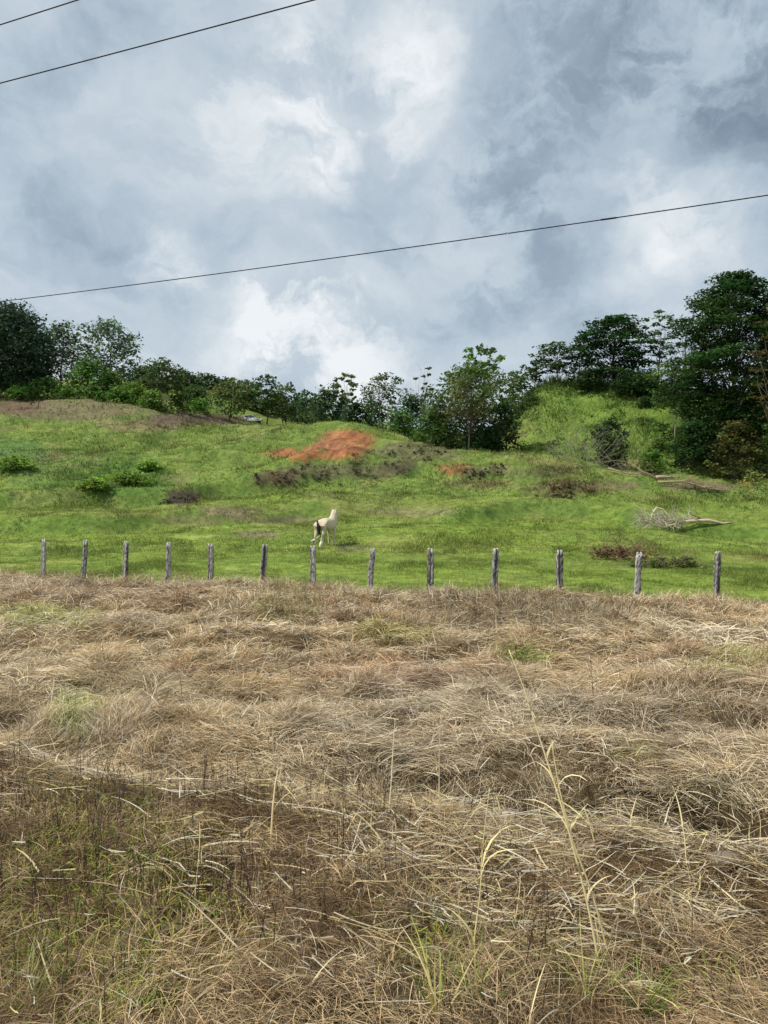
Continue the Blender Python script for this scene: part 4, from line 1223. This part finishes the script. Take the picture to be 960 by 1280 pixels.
# ------------------------------------------------------------------ tall stalks, green tufts and the stone on the near bank
def stalk(label, pts, Y, r, C, leaves=3, seed=0, name='dry_stalk', cat='dry stalk', LC=None):
    rs = RS(seed + 900)
    base_x = (pts[0][0] - 480) / F * Y; zg = Hs(base_x, Y)
    root = empty(name, (base_x, Y, zg), label, cat)
    W = []
    for i, (px, py) in enumerate(pts):
        y = Y + .05 * i
        W.append(((px - 480) / F * y - base_x, y - Y, CAMZ + (640 - py) / F * y - zg))
    W[0] = (0, 0, -.03)
    W = np.array(W)
    t = np.linspace(0, len(W) - 1, 24)
    P = np.stack([np.interp(t, np.arange(len(W)), W[:, k]) for k in range(3)], 1)
    P[1:-1] = (P[:-2] + P[1:-1] * 2 + P[2:]) / 4
    g = Geo(); g.tube(P, np.linspace(r, r * .35, len(P)), 6, C); g.build('stem', M_STRAW, root, True)
    bag = Bag()
    for k in range(leaves):
        a = P[rs.randint(3, 20)]
        n = 1
        c = np.array([LC or C]) * (.8 + .4 * rs.rand())
        V = blades(a[None], np.array([rs.rand() * 6.283]), np.array([.12 + .22 * rs.rand()]), np.array([.008 + .006 * rs.rand()]), np.radians([10. + 15 * rs.rand()]), np.radians([30. + 90 * rs.rand()]), c, c, 5, rs, .1, False)
        bag.add(V)
    if leaves: bag.build('leaf', M_STRAW, root) if leaves == 1 else bag.build('leaves', M_STRAW, root)


SC = (.78, .66, .34)
stalk('tallest thin yellow reed stalk leaning left over the right half of the picture', [(752, 1185), (735, 1130), (706, 1020), (690, 970), (672, 915), (655, 860), (636, 812)], 3.9, .0068, (.88, .74, .40), 12, 1)
stalk('second yellow reed crossing close beside the tallest leaning stalk', [(765, 1180), (742, 1120), (715, 1050), (700, 990), (692, 945), (690, 925)], 4.0, .006, (.74, .62, .30), 6, 2)
stalk('straight pale stalk standing near the picture centre above the straw', [(486, 1010), (489, 980), (491, 940), (494, 898)], 5.6, .0065, (.86, .75, .48), 0, 3)
stalk('short straight brownish stalk right of the pale centre stalk', [(550, 1005), (549, 980), (549, 940), (551, 893)], 5.6, .006, (.70, .54, .32), 0, 4)
stalk('short broad yellow straw blade pointing up left of centre', [(338, 1040), (341, 1010), (344, 980), (348, 960)], 5.0, .009, (.84, .66, .34), 0, 5)
stalk('yellow reed rising from the green tuft toward the straw heap', [(588, 1225), (592, 1180), (600, 1120), (603, 1060), (612, 985)], 3.7, .0055, (.72, .62, .30), 5, 6)
stalk('bent yellow stalk standing by the ditch on the right', [(865, 1120), (858, 1080), (856, 1050), (852, 1025), (872, 1060), (888, 1085)], 4.9, .0045, SC, 3, 7)
stalk('upright pale straw pair left of centre among the dark stems', [(402, 1030), (404, 1000), (406, 970), (410, 958)], 5.2, .006, (.60, .48, .26), 1, 8)
stalk('thin pale reed slanting across the right of the near bank', [(590, 1145), (640, 1170), (560, 1090), (510, 1060)][0:1] + [(560, 1120), (530, 1095), (500, 1070)], 4.2, .004, (.56, .50, .22), 0, 9)


def tuft(label, px, py, n, ln, wd, cols, seed, spread=.05, t1=70, Y=None):
    rs = RS(seed)
    x, y, z = ray(px, py)
    root = empty('grass_tuft', (x, y, z), label, 'grass tuft')
    a = rs.rand(n) * 6.283; r = spread * rs.rand(n)
    P = np.stack([r * np.cos(a), r * np.sin(a), np.full(n, -.01)], 1)
    c = np.array(cols)[rs.randint(0, len(cols), n)] * (.75 + .5 * rs.rand(n))[:, None]
    b = Bag()
    b.add(blades(P, a + rs.randn(n) * .3, ln * (.4 + .8 * rs.rand(n)), wd * (.6 + .7 * rs.rand(n)), np.radians(5 + 22 * rs.rand(n)), np.radians(20 + t1 * rs.rand(n)), c * .9, c * 1.1, 5, rs, .12, False))
    b.build('blades', M_BLADE, root)


GR = [(.20, .32, .05), (.34, .42, .09), (.60, .54, .18), (.74, .64, .30)]
tuft('green and yellow grass tuft at the bottom edge left of the other tufts', 548, 1268, 22, .34, .009, GR, 1)
tuft('thin green grass tuft with straw blades in the bottom middle', 595, 1250, 18, .32, .006, GR, 2)
tuft('large yellow green grass tuft at the foot of the tallest stalk', 735, 1245, 40, .36, .0055, GR, 3, .10)
tuft('fresh green low tuft at the bottom just right of the large tuft', 800, 1262, 44, .25, .007, [(.18, .30, .04), (.24, .34, .06)], 4, .10)
tuft('straw coloured grass tuft in the bottom left corner', 30, 1262, 60, .28, .006, [(.40, .38, .16), (.30, .34, .08)], 5, .12)
tuft('green tuft peeking through the matted grass on the left', 95, 905, 60, .35, .010, [(.14, .24, .04), (.30, .32, .10)], 6, .15)
tuft('bright green small tuft halfway up the dry field', 655, 832, 60, .25, .014, [(.20, .32, .04), (.26, .34, .06)], 7, .2)


def stone():
    rs = RS(950)
    x, y, z = ray(906, 1082)
    g = Geo(); g.ellipsoid((0, 0, .04), (.11, .07, .05), (.24, .20, .15), 16, 10, None, .12, rs)
    o = g.build('stone', tinted('stone_surface', .9, 14, .3, .4), None, True); o.location = (x, y, z)
    tag(o, 'pale rounded stone at the edge of the muddy ditch on the right', 'stone')


stone()

# ------------------------------------------------------------------ light, sky, camera
SUN_EL, SUN_AZ = 55.0, -106.0     # azimuth from +y, clockwise: high sun from the left
sd = Vector((math.sin(math.radians(SUN_AZ)) * math.cos(math.radians(SUN_EL)), math.cos(math.radians(SUN_AZ)) * math.cos(math.radians(SUN_EL)), math.sin(math.radians(SUN_EL))))
L = bpy.data.lights.new('sun', 'SUN'); L.energy = 4.1; L.angle = math.radians(2); L.color = (1.0, .955, .87)
so = bpy.data.objects.new('sun', L); COL.objects.link(so); so.rotation_euler = sd.to_track_quat('Z', 'Y').to_euler()

w = bpy.data.worlds.new('World'); scene.world = w; w.use_nodes = True
N = w.node_tree.nodes; K = w.node_tree.links; N.clear()


def math_n(op, a, b=None, c=None, clamp=False):
    n = N.new('ShaderNodeMath'); n.operation = op; n.use_clamp = clamp
    for i, v in enumerate((a, b, c)):
        if v is None: continue
        if isinstance(v, (int, float)): n.inputs[i].default_value = v
        else: K.new(v, n.inputs[i])
    return n.outputs[0]


def maprange(v, a, b, c=0., d=1., smooth=True):
    n = N.new('ShaderNodeMapRange'); n.interpolation_type = 'SMOOTHSTEP' if smooth else 'LINEAR'
    K.new(v, n.inputs[0]); n.inputs['From Min'].default_value = a; n.inputs['From Max'].default_value = b
    n.inputs['To Min'].default_value = c; n.inputs['To Max'].default_value = d
    return n.outputs[0]


tc = N.new('ShaderNodeTexCoord'); D = tc.outputs['Generated']
warp = N.new('ShaderNodeTexNoise'); warp.inputs['Scale'].default_value = 4.5; warp.inputs['Detail'].default_value = 7; warp.inputs['Roughness'].default_value = .58
K.new(D, warp.inputs['Vector'])
ws = N.new('ShaderNodeVectorMath'); ws.operation = 'SUBTRACT'; K.new(warp.outputs['Color'], ws.inputs[0]); ws.inputs[1].default_value = (.5, .5, .5)
wsc = N.new('ShaderNodeVectorMath'); wsc.operation = 'SCALE'; K.new(ws.outputs[0], wsc.inputs[0]); wsc.inputs['Scale'].default_value = .24
wd = N.new('ShaderNodeVectorMath'); wd.operation = 'ADD'; K.new(D, wd.inputs[0]); K.new(wsc.outputs[0], wd.inputs[1])


def noise(vec, scale, detail, rough, dist=0.0, stretch=None):
    if stretch:
        mp = N.new('ShaderNodeMapping'); mp.inputs['Scale'].default_value = stretch; K.new(vec, mp.inputs[0]); vec = mp.outputs[0]
    n = N.new('ShaderNodeTexNoise'); n.inputs['Scale'].default_value = scale; n.inputs['Detail'].default_value = detail
    n.inputs['Roughness'].default_value = rough; n.inputs['Distortion'].default_value = dist
    K.new(vec, n.inputs['Vector']); return n.outputs[0]


def cloud_patch(px, py, rpx, amp):
    v = Vector(((px - 480) / F, 1, (640 - py) / F)).normalized()
    n = N.new('ShaderNodeVectorMath'); n.operation = 'DISTANCE'; K.new(wd.outputs[0], n.inputs[0]); n.inputs[1].default_value = v
    k = math_n('MULTIPLY', maprange(n.outputs['Value'], 0, rpx / F * v.y, 1, 0), amp)
    return k


big = noise(wd.outputs[0], 3.0, 6, .5, 0, (1, 1, 1.3))
fine = noise(wd.outputs[0], 8, 9, .56, 0, (1, 1, 2.0))
puff = noise(wd.outputs[0], 8, 10, .62, 0, (1, 1, 1.7))
val = math_n('MULTIPLY_ADD', math_n('SUBTRACT', big, .5), .50, .615)
val = math_n('MULTIPLY_ADD', math_n('SUBTRACT', fine, .5), .38, val)
glow = None
for b in ((430, 110, 230, .15), (370, 100, 80, .22), (525, 60, 80, .24), (390, 212, 70, .22), (500, 150, 90, .14), (200, 210, 190, .10), (330, 170, 120, .08),
          (825, 280, 140, .30), (755, 225, 100, .22), (850, 320, 80, .14), (430, 435, 170, .36), (340, 410, 90, .22), (200, 345, 70, .26), (300, 445, 130, .12), (600, 450, 140, .10), (940, 330, 80, .12),
          (880, 100, 520, -.17), (60, 250, 240, -.03), (450, 330, 200, -.10), (560, 400, 140, -.10), (260, 290, 90, -.08), (130, 90, 200, -.06), (120, 300, 160, -.05), (620, 230, 100, -.06), (640, 300, 110, -.05)):
    q_ = cloud_patch(*b)
    glow = q_ if glow is None else math_n('ADD', glow, q_)
# patches of light break up into puffs
gain = maprange(puff, .39, .62, .20, 1.5)
val = math_n('MULTIPLY_ADD', glow, gain, val)
ramp = N.new('ShaderNodeValToRGB'); K.new(val, ramp.inputs[0])
el = ramp.color_ramp.elements
stops = [(0.0, (.100, .135, .180)), (.24, (.165, .215, .28)), (.40, (.24, .31, .39)), (.58, (.36, .45, .54)), (.76, (.54, .63, .71)), (1.0, (.76, .82, .86))]
val = math_n('MULTIPLY_ADD', val, .86, -.160)
stops = [(p * .80, c) for p, c in stops] + [(1.0, (.93, .96, .98))]
el[0].position = stops[0][0]; el[0].color = stops[0][1] + (1,)
el[1].position = stops[-1][0]; el[1].color = stops[-1][1] + (1,)
for p, c in stops[1:-1]:
    e_ = el.new(p); e_.color = c + (1,)
sky = N.new('ShaderNodeTexSky'); sky.sky_type = 'NISHITA'; sky.sun_disc = False
sky.sun_elevation = math.radians(SUN_EL); sky.sun_rotation = math.radians(SUN_AZ)
b1 = N.new('ShaderNodeBackground'); K.new(sky.outputs[0], b1.inputs[0]); b1.inputs[1].default_value = .10
b2 = N.new('ShaderNodeBackground'); K.new(ramp.outputs[0], b2.inputs[0]); b2.inputs[1].default_value = 1.0
mx = N.new('ShaderNodeMixShader'); mx.inputs[0].default_value = .9
K.new(b1.outputs[0], mx.inputs[1]); K.new(b2.outputs[0], mx.inputs[2])
wo = N.new('ShaderNodeOutputWorld'); K.new(mx.outputs[0], wo.inputs[0])

cam = bpy.data.cameras.new('camera'); co = bpy.data.objects.new('camera', cam); COL.objects.link(co)
co.location = (0, 0, CAMZ); co.rotation_euler = (math.radians(90), 0, 0)
cam.sensor_fit = 'VERTICAL'; cam.sensor_height = 36.0; cam.lens = 36.0 * F / 1280.0
cam.clip_start = .05; cam.clip_end = 6000
scene.camera = co
scene.render.engine = 'CYCLES'
scene.cycles.use_denoising = True
scene.cycles.max_bounces = 5; scene.cycles.diffuse_bounces = 3; scene.cycles.transparent_max_bounces = 4
scene.cycles.caustics_reflective = False; scene.cycles.caustics_refractive = False
scene.view_settings.view_transform = 'Standard'
try: scene.view_settings.look = 'None'
except Exception: pass
scene.view_settings.exposure = 0; scene.view_settings.gamma = 1
